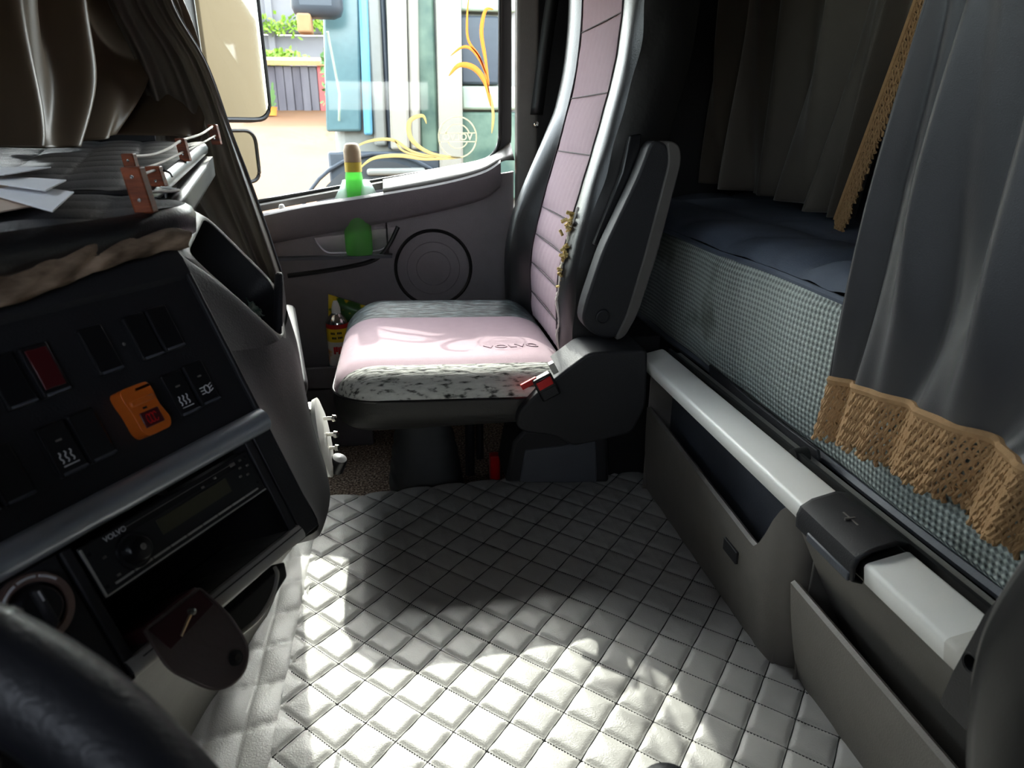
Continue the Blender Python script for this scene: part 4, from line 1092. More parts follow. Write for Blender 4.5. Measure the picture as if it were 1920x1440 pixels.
# radio bay
slab('bay_frame', M['plastic_dark'], -0.0125, -0.0035, -0.026, 0.085, -0.02, 0.0015, bevel=0.0015)
slab('bay_frame', M['plastic_dark'], 0.1885, 0.1985, -0.03, 0.074, -0.02, 0.0015, bevel=0.0015)
slab('bay_gap', M['void'], -0.0155, -0.0125, -0.026, 0.09, -0.02, -0.004)
slab('bay_gap', M['void'], 0.1985, 0.2015, -0.03, 0.086, -0.02, -0.004)
slab('side_face', M['plastic_dark'], 0.2015, 0.2275, -0.03, 0.088, -0.02, 0.0008, bevel=0.001)
slab('climate_panel', M['plastic_dark'], -0.45, -0.0155, -0.026, 0.09, -0.02, 0.0)
rd = slab('radio', M['gloss_black'], 0.0, 0.1865, -0.0215, 0.0235, -0.02, 0.0, bevel=0.001)
for a in ((0.0005, 0.002, -0.0195, 0.0225), (0.002, 0.1855, 0.0215, 0.0228)):
    slab('radio_rim', M['silver'], *a, -0.001, 0.0016, rd)
slab('disc_slot', M['void'], 0.036, 0.166, -0.0165, -0.0115, -0.001, 0.0003, rd)
slab('disc_slot_edge', M['plastic_grey'], 0.036, 0.166, -0.0172, -0.0166, -0.001, 0.0008, rd)
slab('display', M['display'], 0.067, 0.149, -0.0085, 0.0055, -0.001, 0.0006, rd)
MB().lathe([(0.0, 0.011), (0.0085, 0.0105), (0.0105, 0.009), (0.0125, 0.002), (0.015, 0.0018), (0.016, 0.0)], W(0.0385, 0.003), CN, 28).build('volume_knob', M['gloss_black'], rd)
MB().lathe([(0.0, 0.0122), (0.0022, 0.0118), (0.003, 0.0105)], W(0.040, 0.0025), CN, 12).build('knob_dimple', M['plastic_grey'], rd)
for k in range(9):
    slab('preset_button', M['silver'], 0.012 + k * 0.0185, 0.012 + k * 0.0185 + 0.0172, 0.0163, 0.0182, 0.0, 0.0018, rd, bevel=0.0004)  # silver colour supplies the highlights along the button row
for s, t in ((0.172, -0.017), (0.168, -0.0105), (0.1775, -0.009), (0.164, -0.003), (0.173, -0.001), (0.013, -0.006), (0.016, 0.012), (0.121, -0.013), (0.137, -0.015)):
    slab('radio_button', M['plastic_grey'], s, s + 0.0032, t, t + 0.002, 0.0, 0.0012, rd, bevel=0.0004)
slab('eject_button', M['plastic_grey'], 0.160, 0.166, -0.0178, -0.0145, 0.0, 0.0018, rd, bevel=0.0005)
lettering('radio_letters', M['icon'], 'VOLVO', lambda u, v, w: tuple(W(0.031 + u, -0.0165 - v, 0.0004 + w)), 0.0062, rd, 0.0004, 0.0001)
for s, t in ((0.006, -0.013), (0.006, 0.016), (0.181, -0.0165), (0.181, 0.012)):
    MB().lathe([(0.0, 0.0004), (0.0016, 0.0004), (0.0018, 0.0)], W(s, t, 0.0), CN, 10).build('screw_hole', M['void'], rd)
# open pocket under the radio
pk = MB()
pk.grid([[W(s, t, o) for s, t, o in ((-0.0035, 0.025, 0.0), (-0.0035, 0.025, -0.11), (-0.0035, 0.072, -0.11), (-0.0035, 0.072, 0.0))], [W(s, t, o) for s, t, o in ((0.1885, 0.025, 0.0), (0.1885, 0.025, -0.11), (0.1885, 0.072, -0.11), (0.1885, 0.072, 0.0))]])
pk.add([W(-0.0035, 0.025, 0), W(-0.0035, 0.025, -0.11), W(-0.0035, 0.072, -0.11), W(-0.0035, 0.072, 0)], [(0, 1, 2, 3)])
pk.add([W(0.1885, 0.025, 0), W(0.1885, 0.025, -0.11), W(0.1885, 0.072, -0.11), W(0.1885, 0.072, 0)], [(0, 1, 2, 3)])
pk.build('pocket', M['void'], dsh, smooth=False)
lip = []
for s in np.linspace(-0.0125, 0.2, 14):
    lip.append([W(s, 0.072, -0.1), W(s, 0.072, -0.002), W(s, 0.0735, 0.003), W(s, 0.078, 0.0055), W(s, 0.0835, 0.006), W(s, 0.0875, 0.004), W(s, 0.0895, -0.002), W(s, 0.0895, -0.03)])
MB().grid(lip).build('pocket_lip', M['silver'], dsh)
slab('lip_groove', M['void'], 0.0, 0.2, 0.0768, 0.0776, 0.003, 0.0058)
# climate knob
kc = W(-0.0455, 0.0005, 0.0)
MB().lathe([(0.019, 0.004), (0.0205, 0.0055), (0.0255, 0.005), (0.027, 0.0)], kc, CN, 40).build('dial_ring', M['copper'], dsh)
kn = MB().lathe([(0.0, 0.012), (0.013, 0.0115), (0.0155, 0.009), (0.0175, 0.001)], kc, CN, 32).build('dial_knob', M['gloss_black'], dsh)
slab('dial_grip', M['plastic_dark'], -0.049, -0.042, -0.0145, 0.0165, 0.009, 0.017, kn, bevel=0.003)
slab('dial_pointer', M['icon'], -0.0462, -0.0448, -0.012, -0.004, 0.0168, 0.0174, kn)
for k, (a0, a1) in enumerate(((3.3, 3.8), (3.9, 4.45), (4.55, 5.1), (5.2, 5.75))):
    MB().tube([kc + CA * 0.023 * math.cos(a) + CB * 0.023 * math.sin(a) + CN * 0.0058 for a in np.linspace(a0, a1, 8)], 0.0011, 5).build('dial_mark', M['icon'], dsh)
# passenger-side end of the console: curved skin
colA = [W(0.2275, t, 0.0) for t in (-0.118, -0.08, -0.04, 0.0, 0.045, 0.088)] + [W(0.222, 0.096, -0.02)]
colM = [(-0.158, 0.80, 0.585), (-0.148, 0.80, 0.53), (-0.139, 0.80, 0.47), (-0.127, 0.795, 0.42), (-0.118, 0.785, 0.375), (-0.120, 0.775, 0.345), (-0.15, 0.775, 0.335)]
colC = [(-0.156, 0.90, 0.575), (-0.145, 0.905, 0.535), (-0.140, 0.905, 0.468), (-0.130, 0.90, 0.405), (-0.121, 0.90, 0.36), (-0.124, 0.895, 0.325), (-0.155, 0.89, 0.30)]
colD = [(-0.180, 0.98, 0.60), (-0.176, 0.98, 0.55), (-0.172, 0.98, 0.47), (-0.165, 0.975, 0.40), (-0.158, 0.97, 0.35), (-0.162, 0.96, 0.315), (-0.19, 0.955, 0.30)]
colE = [(-0.36, 1.06, 0.62), (-0.36, 1.06, 0.55), (-0.35, 1.06, 0.47), (-0.35, 1.06, 0.40), (-0.35, 1.06, 0.35), (-0.35, 1.05, 0.315), (-0.35, 1.04, 0.30)]
MB().grid(patch([colA, colM, colC, colD, colE], 44, 26)).build('end_skin', M['plastic_dark'], dsh, ang=60)
# storage bin in the sloping shoulder
N0, N1, F1, F0 = (np.array(p) for p in ((-0.222, 0.757, 0.70), (-0.152, 0.872, 0.565), (-0.178, 0.995, 0.612), (-0.252, 0.965, 0.715)))
dn = np.array((-0.10, -0.01, -0.085))
ring = [N0, N1, F1, F0]
c0 = sum(ring) / 4
rim_out, rim_in, rim_low = [], [], []
R2 = [np.array(p) for p in subpath(ring + [ring[0]], 5)[:4]]
def round4(Q, r, n=5):
    out = []
    for i in range(4):
        p, a, b = Q[i], Q[i - 1], Q[(i + 1) % 4]
        s, e = p + (a - p) / np.linalg.norm(a - p) * r, p + (b - p) / np.linalg.norm(b - p) * r
        out += [s * (1 - t) ** 2 + p * 2 * t * (1 - t) + e * t * t for t in np.linspace(0, 1, n)]
    return out
up_ = np.cross(N1 - N0, F0 - N0); up_ /= np.linalg.norm(up_)
if up_[2] < 0: up_ = -up_
outer = round4([c0 + (p - c0) * 1.16 for p in ring], 0.03)
mid = round4(ring, 0.028)
inn = round4([c0 + (p - c0) * 0.95 for p in ring], 0.025)
low = round4([c0 + (p - c0) * 0.86 + dn for p in ring], 0.02)
MB().grid([[p - up_ * 0.02 for p in outer], [p - up_ * 0.004 for p in outer], [p + up_ * 0.003 for p in mid], [p + up_ * 0.001 for p in inn]], cv=True).build('bin_rim', M['plastic_grey'], dsh, ang=70)  # light catching the rim is put into its grey colour
bn = MB().grid([inn, low], cv=True); bn.add(low, [tuple(range(len(low)))]); bn.build('bin_well', M['plastic_black'], dsh)
# shoulder filling between the brow, the bin and the end skin
MB().grid(patch([[W(0.2275, -0.243, -0.018), W(0.2275, -0.236, -0.004), W(0.2275, -0.2, 0.0), W(0.2275, -0.16, 0.0), W(0.2275, -0.118, 0.0)],
                 [N0 + np.array((-0.03, -0.004, 0.012)), N0 + np.array((-0.008, -0.012, 0.006)), N0 * 0.72 + N1 * 0.28 + np.array((0.008, -0.012, 0.0)), N0 * 0.3 + N1 * 0.7 + np.array((0.01, -0.012, -0.004)), N1 + np.array((0.004, -0.012, -0.012))],
                 [N0 + np.array((-0.02, 0.0, -0.004)), N0 + np.array((0, 0, -0.004)), N0 * 0.72 + N1 * 0.28 - up_ * 0.003, N0 * 0.3 + N1 * 0.7 - up_ * 0.003, N1 - up_ * 0.004]], 12, 20)).build('shoulder', M['plastic_dark'], dsh, ang=70)
# upright lip at the passenger end of the bin
lp = [(-0.160, 0.885, 0.565), (-0.156, 0.93, 0.622), (-0.158, 0.955, 0.640), (-0.164, 0.985, 0.634), (-0.168, 1.0, 0.60), (-0.160, 0.96, 0.545), (-0.152, 0.90, 0.53)]
MB().prism(lp, (-0.012, 0.004, 0.0)).build('bin_lip', M['plastic_dark'], dsh, bevel=0.006, seg=3)
# dash top and carcass behind everything
ct = MB()
ct.hexa([(-0.95, -0.3, 0.2), (-0.42, -0.3, 0.2), (-0.38, 1.05, 0.2), (-0.95, 1.05, 0.2), (-0.95, -0.3, 0.69), (-0.50, 0.2, 0.69), (-0.30, 0.72, 0.69), (-0.95, 1.05, 0.69)])
ct.build('carcass', M['void'], dsh)
MB().hexa([(-0.95, 0.98, 0.2), (-0.42, 1.0, 0.2), (-0.46, 1.80, 0.2), (-0.95, 1.80, 0.2), (-0.95, 0.98, 0.70), (-0.36, 0.98, 0.70), (-0.48, 1.80, 0.66), (-0.95, 1.80, 0.70)]).build('passenger_dash', M['plastic_black'], dsh, bevel=0.03, seg=3)
MB().hexa([(-0.60, 1.02, 0.05), (-0.28, 1.02, 0.05), (-0.36, 1.80, 0.05), (-0.60, 1.80, 0.05), (-0.60, 1.02, 0.46), (-0.152, 1.06, 0.45), (-0.275, 1.80, 0.40), (-0.60, 1.80, 0.40)]).build('dash_shade_block', M['plastic_black'], dsh, bevel=0.02, seg=3)  # unseen block low in the dash, shaped to shade the mat's left edge
# lower trunk: sloping grey knee panel down to the mat
tk = patch([[W(-0.06, 0.0905, -0.02), (-0.335, 0.47, 0.25), (-0.38, 0.50, 0.08), (-0.40, 0.52, -0.01)],
            [W(0.06, 0.0905, -0.015), (-0.285, 0.60, 0.25), (-0.335, 0.66, 0.10), (-0.35, 0.68, -0.005)],
            [W(0.14, 0.0905, -0.015), (-0.235, 0.70, 0.26), (-0.295, 0.83, 0.12), (-0.31, 0.87, 0.0)],
            [W(0.19, 0.0905, -0.02), (-0.205, 0.78, 0.26), (-0.26, 0.98, 0.12), (-0.27, 1.05, 0.0)],
            [W(0.205, 0.09, -0.04), (-0.21, 0.84, 0.26), (-0.26, 1.08, 0.12), (-0.268, 1.15, 0.0)],
            [(-0.30, 0.80, 0.40), (-0.30, 0.92, 0.26), (-0.32, 1.12, 0.12), (-0.33, 1.17, 0.0)],
            [(-0.45, 0.85, 0.40), (-0.45, 0.92, 0.26), (-0.45, 1.12, 0.12), (-0.45, 1.17, 0.0)]], 40, 30)
MB().grid(tk).build('knee_panel', M['plastic_trunk'], dsh, ang=80)
# recess with a lead in the knee panel
kr = [W(0.075, 0.098, -0.004), W(0.17, 0.096, -0.004), W(0.168, 0.112, -0.008), W(0.13, 0.126, -0.012), W(0.085, 0.128, -0.012)]
MB().prism(kr, tuple(-CN * 0.02)).build('recess', M['void'], dsh, bevel=0.003)
MB().tube(subpath([W(0.083, 0.121, -0.002), W(0.11, 0.121, 0.0), W(0.135, 0.113, 0.0), W(0.15, 0.101, 0.0), W(0.155, 0.094, -0.004)], 20), 0.0022, 6).build('white_lead', M['silver'], dsh)

# pouch hanging out of the pocket
pu = thing('leather_pouch', 'dark brown leather pouch with red lining hanging from the radio pocket', 'pouch', tuple(W(0.035, 0.13, 0.02)))
fl0 = rnd([(0.006, -0.058), (0.0625, -0.058), (0.069, -0.09), (0.066, -0.124), (0.045, -0.138), (0.02, -0.132), (0.0025, -0.095)], [0.004, 0.004, 0.01, 0.02, 0.02, 0.02, 0.01])
plate('flap', M['pouch'], fl0, [], lambda u, v, w: tuple(W(u, -v, 0.012 + w + max(0, (-v - 0.06)) * 0.25)), 0.004, pu, bevel=0.0012)
MB().tube([W(u, -v, 0.0145 + max(0, (-v - 0.06)) * 0.25) for u, v in fl0], 0.0012, 5, closed=True).build('binding', M['pouch'], pu)
MB().prism([W(0.008, 0.060, 0.0148), W(0.061, 0.060, 0.0148), W(0.063, 0.076, 0.0185), W(0.012, 0.082, 0.02)], tuple(CN * 0.001)).build('lining', M['pouch_red'], pu)
MB().lathe([(0.0, 0.003), (0.003, 0.003), (0.0045, 0.0018), (0.0065, 0.0015), (0.007, 0.0)], W(0.050, 0.122, 0.030), CN, 20).build('snap', M['gloss_black'], pu)
MB().tube([W(0.024, 0.0795, 0.021), W(0.036, 0.0725, 0.0205), W(0.044, 0.068, 0.021)], [0.0012, 0.0016, 0.0014], 6).build('zip', M['chrome'], pu)
MB().lathe([(0.0, 0.004), (0.003, 0.003), (0.004, 0.0)], W(0.0425, 0.069, 0.0195), CN, 10).build('zip_pull', M['chrome'], pu)
MB().hexa([W(0.004, 0.066, -0.07), W(0.066, 0.066, -0.07), W(0.066, 0.0705, -0.07), W(0.004, 0.0705, -0.07), W(0.006, 0.056, 0.012), W(0.063, 0.056, 0.012), W(0.063, 0.0705, 0.012), W(0.006, 0.0705, 0.012)]).build('pouch_body', M['pouch_red'], pu, bevel=0.003)

# crumpled banknotes in the bin
for k, (px_, lab) in enumerate([((-0.177, 0.955, 0.584), 'crumpled green banknote at the near end of the dash bin'), ((-0.187, 0.965, 0.592), 'crumpled green banknote lying behind another in the dash bin')]):
    G = []
    for i in range(7):
        G.append([(px_[0] + 0.006 * i - 0.026 + 0.003 * math.sin(j * 2 + k), px_[1] + 0.007 * j - 0.021, px_[2] + 0.006 * math.sin(i * 1.9 + j * 1.3 + k) - 0.004 * i + 0.004) for j in range(7)])
    tag(MB().grid(G).build('banknote', M['note'], solid=0.0008, smooth=False), lab, 'banknote', 'banknotes in the dash bin')

# ---------------------------------------------------------------- quilted tables on the dash, with wooden galleries
def table(name, label, outline, z_of, thick, loc):
    t = thing(name, label, 'tray', loc)
    dense = []
    for i in range(len(outline)):
        a, b = np.array(outline[i]), np.array(outline[(i + 1) % len(outline)])
        k = max(1, int(np.linalg.norm(b - a) / 0.008))
        dense += [tuple(a + (b - a) * j / k) for j in range(k)]
    outline = dense
    c = np.mean(np.array(outline), 0)
    rings = []
    for k in np.linspace(1, 0, 60):
        rings.append([(c[0] + (x - c[0]) * k, c[1] + (y - c[1]) * k) for x, y in outline])
    G = []
    for r in rings:
        row = []
        for x, y in r:
            u, v = (x * 0.5 + y * 0.866) / 0.058, (x * 0.866 - y * 0.5) / 0.058
            q = (abs(math.sin(math.pi * (u + v) / 2)) * abs(math.sin(math.pi * (u - v) / 2))) ** 0.3
            row.append((x, y, z_of(x, y) + 0.006 * q - 0.002))
        G.append(row)
    MB().grid(G, cv=True).build('quilted_top', M['tray_vinyl'], t, ang=180)
    prof = [(0.0, 0.003), (0.006, -0.001), (0.009, -0.008), (0.007, -thick + 0.004), (0.0, -thick), (-0.05, -thick)]
    G = []
    nrm = []
    k = len(outline)
    for i in range(k):
        a, b = np.array(outline[i - 1]), np.array(outline[(i + 1) % k])
        d = b - a
        q = np.array((d[1], -d[0])) / np.linalg.norm(d)
        if q @ (np.array(outline[i]) - c) < 0: q = -q
        nrm.append(q)
    for o, dz in prof:
        G.append([(outline[i][0] + nrm[i][0] * o, outline[i][1] + nrm[i][1] * o, z_of(*outline[i]) + dz) for i in range(k)])
    MB().grid(G, cv=True).build('padded_edge', M['leather_black'], t, ang=70)
    return t
o1 = rnd([(-0.50, 0.17), (-0.247, 0.695), (-0.212, 0.80), (-0.30, 0.90), (-0.80, 1.0), (-0.80, 0.17)], [0.01, 0.02, 0.05, 0.05, 0.01, 0.01], 7)
zt1 = lambda x, y: 0.742 + 0.02 * max(0, -0.25 - x)
tb1 = table('dash_table', 'black quilted table on the console with wooden corner post', o1, zt1, 0.03, (-0.5, 0.6, 0.715))
o2 = rnd([(-0.80, 1.02), (-0.318, 0.955), (-0.408, 1.66), (-0.80, 1.70)], [0.01, 0.05, 0.03, 0.01], 7)
zt2 = lambda x, y: 0.7465 + 0.066 * (y - 1.0)
tb2 = table('dash_table', 'farther black quilted dash table with cord gallery by the window', o2, zt2, 0.022, (-0.55, 1.3, 0.73))
MB().grid([[(x, y, zt2(x, y) - d) for d in (0.026, 0.034, 0.058, 0.064)] for x, y in [(-0.300, 0.955), (-0.335, 1.2), (-0.372, 1.45), (-0.40, 1.64)]]).build('lower_ledge', M['leather_black'], tb2, solid=0.02)
def post(x, y, z0, h, parent, lean=0.0, w=0.0075):
    o = MB().hexa([(x - w, y - w, z0), (x + w, y - w, z0), (x + w, y + w, z0), (x - w, y + w, z0), (x - w - lean, y - w, z0 + h), (x + w - lean, y - w, z0 + h), (x + w - lean, y + w, z0 + h), (x - w - lean, y + w, z0 + h)]).build('gallery_post', M['wood'], parent, bevel=0.0015)
    for k in (0.3, 0.8):
        MB().lathe([(0.0, 0.0012), (0.0018, 0.001), (0.0022, 0.0)], (x - lean * k, y - w, z0 + h * k), (0, -1, 0), 8).build('post_pin', M['chrome'], o)
    return o
pA = (-0.239, 0.724, 0.745)
post(pA[0], pA[1], 0.744, 0.042, tb1, 0.006, 0.0085)
PB, PC, PD, PE = (-0.315, 1.02, 0.759), (-0.343, 1.02, 0.755), (-0.358, 1.32, 0.777), (-0.375, 1.63, 0.795)
for p, h, w in ((PB, 0.026, 0.009), (PC, 0.042, 0.0075), (PD, 0.037, 0.0078), (PE, 0.04, 0.009)):
    post(p[0], p[1], zt2(p[0], p[1]) - 0.001, h, tb2, 0.004, w)
MB().tube(subpath([(PC[0] - 0.003, 1.02, 0.785), (PC[0] * 0.66 + PD[0] * 0.34, 1.12, 0.784), (PC[0] * 0.33 + PD[0] * 0.67, 1.22, 0.790), (PD[0] - 0.003, 1.32, 0.800), (PD[0] * 0.5 + PE[0] * 0.5, 1.475, 0.809), (PE[0] - 0.003, 1.63, 0.824)], 30), 0.0022, 6).build('gallery_cord', M['cord'], tb2)
MB().tube(subpath([(PC[0] - 0.002, 1.02, 0.766), (PC[0] * 0.5 + PD[0] * 0.5, 1.17, 0.772), (PD[0] - 0.002, 1.32, 0.782), (PD[0] * 0.5 + PE[0] * 0.5, 1.475, 0.793), (PE[0], 1.63, 0.806)], 30), 0.0018, 6).build('gallery_cord', M['cord'], tb2)
MB().tube(subpath([(pA[0] - 0.01, pA[1] + 0.008, 0.780), (-0.275, 0.84, 0.772), (-0.31, 0.93, 0.766), (PB[0], PB[1] - 0.01, 0.768)], 16), 0.0018, 6).build('gallery_cord', M['cord'], tb1)
MB().tube(subpath([(pA[0] - 0.004, pA[1] + 0.008, 0.762), (-0.235, 0.82, 0.757), (-0.27, 0.88, 0.756)], 16), 0.0016, 6).build('gallery_cord', M['cord'], tb1)
MB().tube(subpath([(PB[0] + 0.008, PB[1], 0.767), (PB[0] + 0.018, PB[1] - 0.01, 0.765), (PB[0] + 0.022, PB[1] - 0.015, 0.76)], 8), 0.0015, 5).build('cord_end', M['rubber'], tb2)

# brown cloth bunched under the table edge
G = []
for i, s in enumerate(np.linspace(-0.12, 0.232, 90)):
    row = []
    for k, t in enumerate(np.linspace(0, 1, 10)):
        d = 0.042 * (1 - 0.55 * (s + 0.12) / 0.35)
        row.append(tuple(W(s, -0.246 + d * t + 0.004 * math.sin(22 * s + 1), 0.010 + 0.010 * math.sin(math.pi * t) + 0.004 * math.sin(60 * s + 5 * t) * math.sin(3 * t) + 0.003 * math.sin(150 * s + 9 * t))))
    G.append(row)
tag(MB().grid(G).build('bunched_cloth', M['brown_cloth'], solid=0.002, ang=80), 'wrinkled brown cloth tucked under the edge of the console table', 'cloth')

# papers on the near table
def sheet(lab, pts, z, m, name='paper'):
    P = [(x, y, z + 0.004 * k) for k, (x, y) in enumerate(pts)]
    P = [(x, y, z + dz) for (x, y), dz in zip(pts, (0, 0.002, 0.005, 0.001))]
    o = MB().prism([(x, y, zz + 0.004) for x, y, zz in P], (0, 0, 0.0012)).build(name, m)
    return tag(o, lab, 'paper', 'papers on the console table')
xy = lambda *q: [(p[0], p[1]) for p in q]
sheet('buff folded sheet lying lowest of the papers on the console table', xy((-0.345, 0.61, 0.75), (-0.323, 0.747, 0.75), (-0.486, 0.985, 0.75), (-0.534, 0.93, 0.75)), 0.7475, M['paper_buff'], 'folder')
sheet('white paper with pointed corner on the console table', xy((-0.426, 0.82, 0.755), (-0.265, 0.596, 0.755), (-0.306, 0.739, 0.755), (-0.433, 0.912, 0.755)), 0.753, M['paper'])
sheet('white paper strip behind the pointed sheet on the console table', xy((-0.467, 0.891, 0.757), (-0.317, 0.709, 0.757), (-0.337, 0.802, 0.757), (-0.46, 0.946, 0.757)), 0.760, M['paper'])
sheet('white paper farthest back on the console table', xy((-0.473, 0.883, 0.76), (-0.414, 0.844, 0.76), (-0.408, 0.939, 0.76), (-0.508, 1.022, 0.76)), 0.7665, M['paper'])

# ---------------------------------------------------------------- things by the door
sbt = thing('spray_bottle', 'green spray bottle with tan cap standing in the door compartment', 'bottle', (-0.125, 2.098, 0.47))
bx, by = -0.125, 2.098
MB().lathe([(0.0, 0.0), (0.036, 0.0), (0.039, 0.01), (0.039, 0.10), (0.032, 0.15), (0.026, 0.2), (0.0235, 0.225), (0.022, 0.232), (0.0, 0.232)], (bx, by, 0.471), n=28).build('bottle_body', M['green_liquid'], sbt)
MB().lathe([(0.0, 0.0), (0.0235, 0.0), (0.0235, 0.026), (0.0, 0.026)], (bx, by, 0.7035), n=24).build('collar', mat('yellow plastic', (222, 196, 70), 0.4), sbt)
MB().lathe([(0.0, 0.0), (0.0235, 0.0), (0.024, 0.03), (0.022, 0.036), (0.02, 0.045), (0.014, 0.05), (0.0, 0.051)], (bx, by, 0.730), n=24).build('cap', mat('tan plastic', (176, 150, 116), 0.5), sbt)
wr = [[(bx + (r + 0.006 * math.sin(3 * a + 2 * z)) * math.cos(a), by + (r * 0.42 + 0.002 * math.sin(4 * a)) * math.sin(a), 0.592 + 0.09 * z) for a in np.linspace(0, 6.283, 30, endpoint=False)] for z, r in ((0, 0.072), (0.3, 0.066), (0.6, 0.054), (0.85, 0.042), (1.0, 0.034))]
MB().grid(wr, cv=True).build('plastic_wrap', M['clear_wrap'], sbt, solid=0.0008)

cx, cy = -0.203, 2.05
can = thing('aerosol_can', 'yellow and white aerosol can with white nozzle in the door bin', 'can', (cx, cy, 0.101))
MB().lathe([(0.0, 0.0), (0.030, 0.0), (0.033, 0.004), (0.033, 0.05)], (cx, cy, 0.101), n=28).build('can_base', mat('light blue print', (96, 150, 170), 0.35), can)
MB().lathe([(0.033, 0.05), (0.033, 0.125)], (cx, cy, 0.101), n=28).build('can_label', speckle('white and orange print', [(226, 224, 218), (230, 220, 205), (226, 150, 50)], [0.3, 0.55, 0.62], 22, 0.35), can)
MB().lathe([(0.033, 0.125), (0.033, 0.165)], (cx, cy, 0.101), n=28).build('can_band', mat('yellow print', (232, 196, 40), 0.35), can)
MB().lathe([(0.033, 0.165), (0.033, 0.176), (0.0325, 0.178)], (cx, cy, 0.101), n=28).build('can_stripe', mat('red print', (190, 30, 34), 0.35), can)
MB().lathe([(0.0325, 0.178), (0.031, 0.186), (0.024, 0.196), (0.016, 0.204), (0.0155, 0.208), (0.0, 0.208)], (cx, cy, 0.101), n=28).build('can_shoulder', M['chrome'], can)
MB().lathe([(0.013, 0.207), (0.0125, 0.222), (0.009, 0.236), (0.006, 0.243), (0.0, 0.244)], (cx, cy, 0.101), n=20).build('nozzle', M['plastic_white'], can)
mk = MB()
for k, (a, z) in enumerate(((-2.1, 0.152), (-1.5, 0.153), (-2.0, 0.138), (-1.45, 0.139))):
    for j in range(3):
        th = a + j * 0.14
        mk.obox((cx + 0.0333 * math.cos(th), cy + 0.0333 * math.sin(th), 0.101 + z), (-0.0018 * math.sin(th), 0.0018 * math.cos(th), 0), (0.0004 * math.cos(th), 0.0004 * math.sin(th), 0), (0, 0, 0.0032))
mk.build('can_lettering', M['void'], can)
mk = MB()
for j in range(5):
    th = -1.9 + j * 0.2
    mk.obox((cx + 0.0333 * math.cos(th), cy + 0.0333 * math.sin(th), 0.201 + 0.004 * (j % 2)), (-0.003 * math.sin(th), 0.003 * math.cos(th), 0), (0.0005 * math.cos(th), 0.0005 * math.sin(th), 0), (0, 0, 0.011 - 0.003 * (j % 2)))
mk.build('can_logo', M['red'], can)
pkt = thing('snack_packet', 'yellow and green packet slipped behind the aerosol can', 'packet', (-0.17, 2.08, 0.101))
MB().grid([[(-0.245 + 0.13 * u + 0.02 * v, 2.088 + 0.006 * math.sin(math.pi * u) * (1 - 2 * (j % 2) * 0), 0.101 + 0.255 * v - 0.05 * u * v) for j, v in enumerate(np.linspace(0, 1, 8))] for u in np.linspace(0, 1, 10)]).build('packet_film', speckle('yellow and green film', [(30, 70, 40), (54, 96, 44), (214, 184, 44), (226, 200, 60)], [0.34, 0.48, 0.5, 0.7], 9, 0.3), pkt, solid=0.012)

# bracket on the passenger flank of the console
br = thing('clamp_bracket', 'white plastic clamp bracket with metal screws on the console flank', 'bracket', (-0.155, 1.06, 0.25))
bcn = np.array((-0.142, 1.06, 0.349))
n_ = np.array((0.985, 0.07, 0.13)); n_ /= np.linalg.norm(n_)
MB().lathe([(0.0, 0.006), (0.05, 0.005), (0.066, 0.001), (0.064, -0.006), (0.0, -0.008)], bcn, tuple(n_ * np.array((1, 0.7, 1))), 32).build('clamp_disc', M['plastic_white'], br)
MB().obox(bcn + (-0.020, 0.0, 0.035), (0.012, 0, 0), (0, 0.02, 0), (0, 0, 0.022)).build('clamp_block', M['chrome'], br, bevel=0.005)
for dz in (0.036, 0.008, -0.016):
    MB().lathe([(0.0, 0.022), (0.005, 0.021), (0.006, 0.016), (0.003, 0.014), (0.003, 0.0)], bcn + (0.004, -0.006, dz), (0.9, -0.35, 0.1), 12).build('screw', M['chrome'], br)
MB().lathe([(0.0, 0.03), (0.012, 0.029), (0.0135, 0.025), (0.0135, 0.004), (0.0, 0.003)], bcn + (0.012, 0.0, -0.062), (0.35, -0.2, 0.9), 16).build('clamp_knob', M['gloss_black'], br)
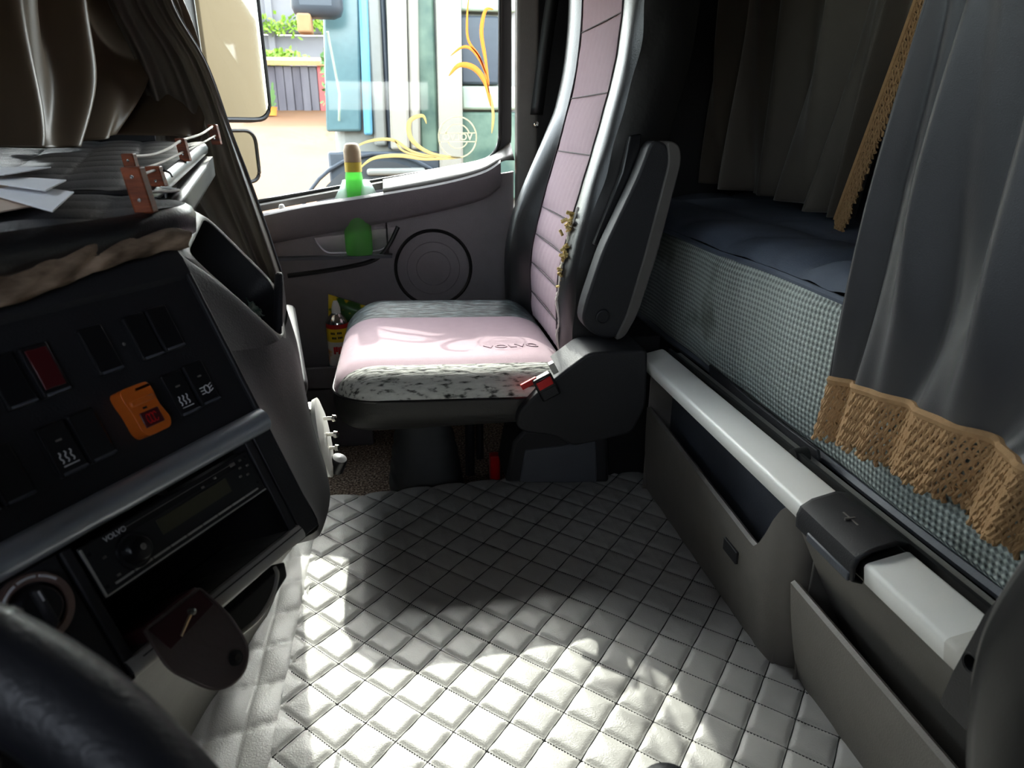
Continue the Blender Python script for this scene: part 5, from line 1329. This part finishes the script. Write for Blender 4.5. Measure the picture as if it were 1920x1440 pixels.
MB().tube([bcn + (-0.008, 0, 0.05), bcn + (-0.012, 0.01, -0.06), bcn + (-0.006, 0.02, -0.10)], 0.004, 8).build('clamp_stem', M['silver'], br)

# ---------------------------------------------------------------- steering wheel
sw = thing('steering_wheel', 'leather covered steering wheel rim, dark, at the lower left corner', 'steering wheel', (-0.2, 0.02, 0.6))
th = math.radians(35)
dv, yv = Vector((math.cos(th), 0, -math.sin(th))), Vector((0, 1, 0))
nv_ = yv.cross(dv).normalized()
if nv_.z < 0: nv_ = -nv_
wcn = Vector((-0.205, 0.030, 0.640))
RR = 0.226
rim = MB()
N = 120
rr = [0.0205 + 0.0012 * max(0, math.sin(i * math.pi / 10)) for i in range(N)]
rim.tube([tuple(wcn + (yv * math.cos(a) + dv * math.sin(a)) * RR) for a in np.linspace(0, 2 * math.pi, N, endpoint=False)], rr, 16, closed=True)
rim.build('rim', M['leather_wheel'], sw, ang=180)
for a in (0.15, 0.75, 2.4, 3.2, 5.4):
    p = wcn + (yv * math.cos(a) + dv * math.sin(a)) * RR
    t = (-yv * math.sin(a) + dv * math.cos(a))
    MB().tube([tuple(p - t * 0.0015), tuple(p + t * 0.0015)], 0.0222, 16).build('stitch_band', M['leather_black'], sw)
for a in (0.2, 2.94, 0.95, 2.2):
    e = yv * math.cos(a) + dv * math.sin(a)
    f = (-yv * math.sin(a) + dv * math.cos(a))
    MB().hexa([tuple(wcn + e * r + f * w * k - nv_ * z) for z in (0.045, 0.02) for r, w, k in ((0.08, 0.05, -1), (0.215, 0.022, -1), (0.215, 0.022, 1), (0.08, 0.05, 1))]).build('spoke', M['plastic_black'], sw, bevel=0.006)
MB().lathe([(0.0, -0.012), (0.07, -0.014), (0.098, -0.024), (0.105, -0.04), (0.09, -0.07), (0.04, -0.09)], tuple(wcn), tuple(nv_), 40).build('hub_pad', M['plastic_black'], sw)
MB().tube([tuple(wcn - nv_ * 0.06), tuple(wcn - nv_ * 0.28)], 0.05, 20).build('column', M['plastic_black'], sw)
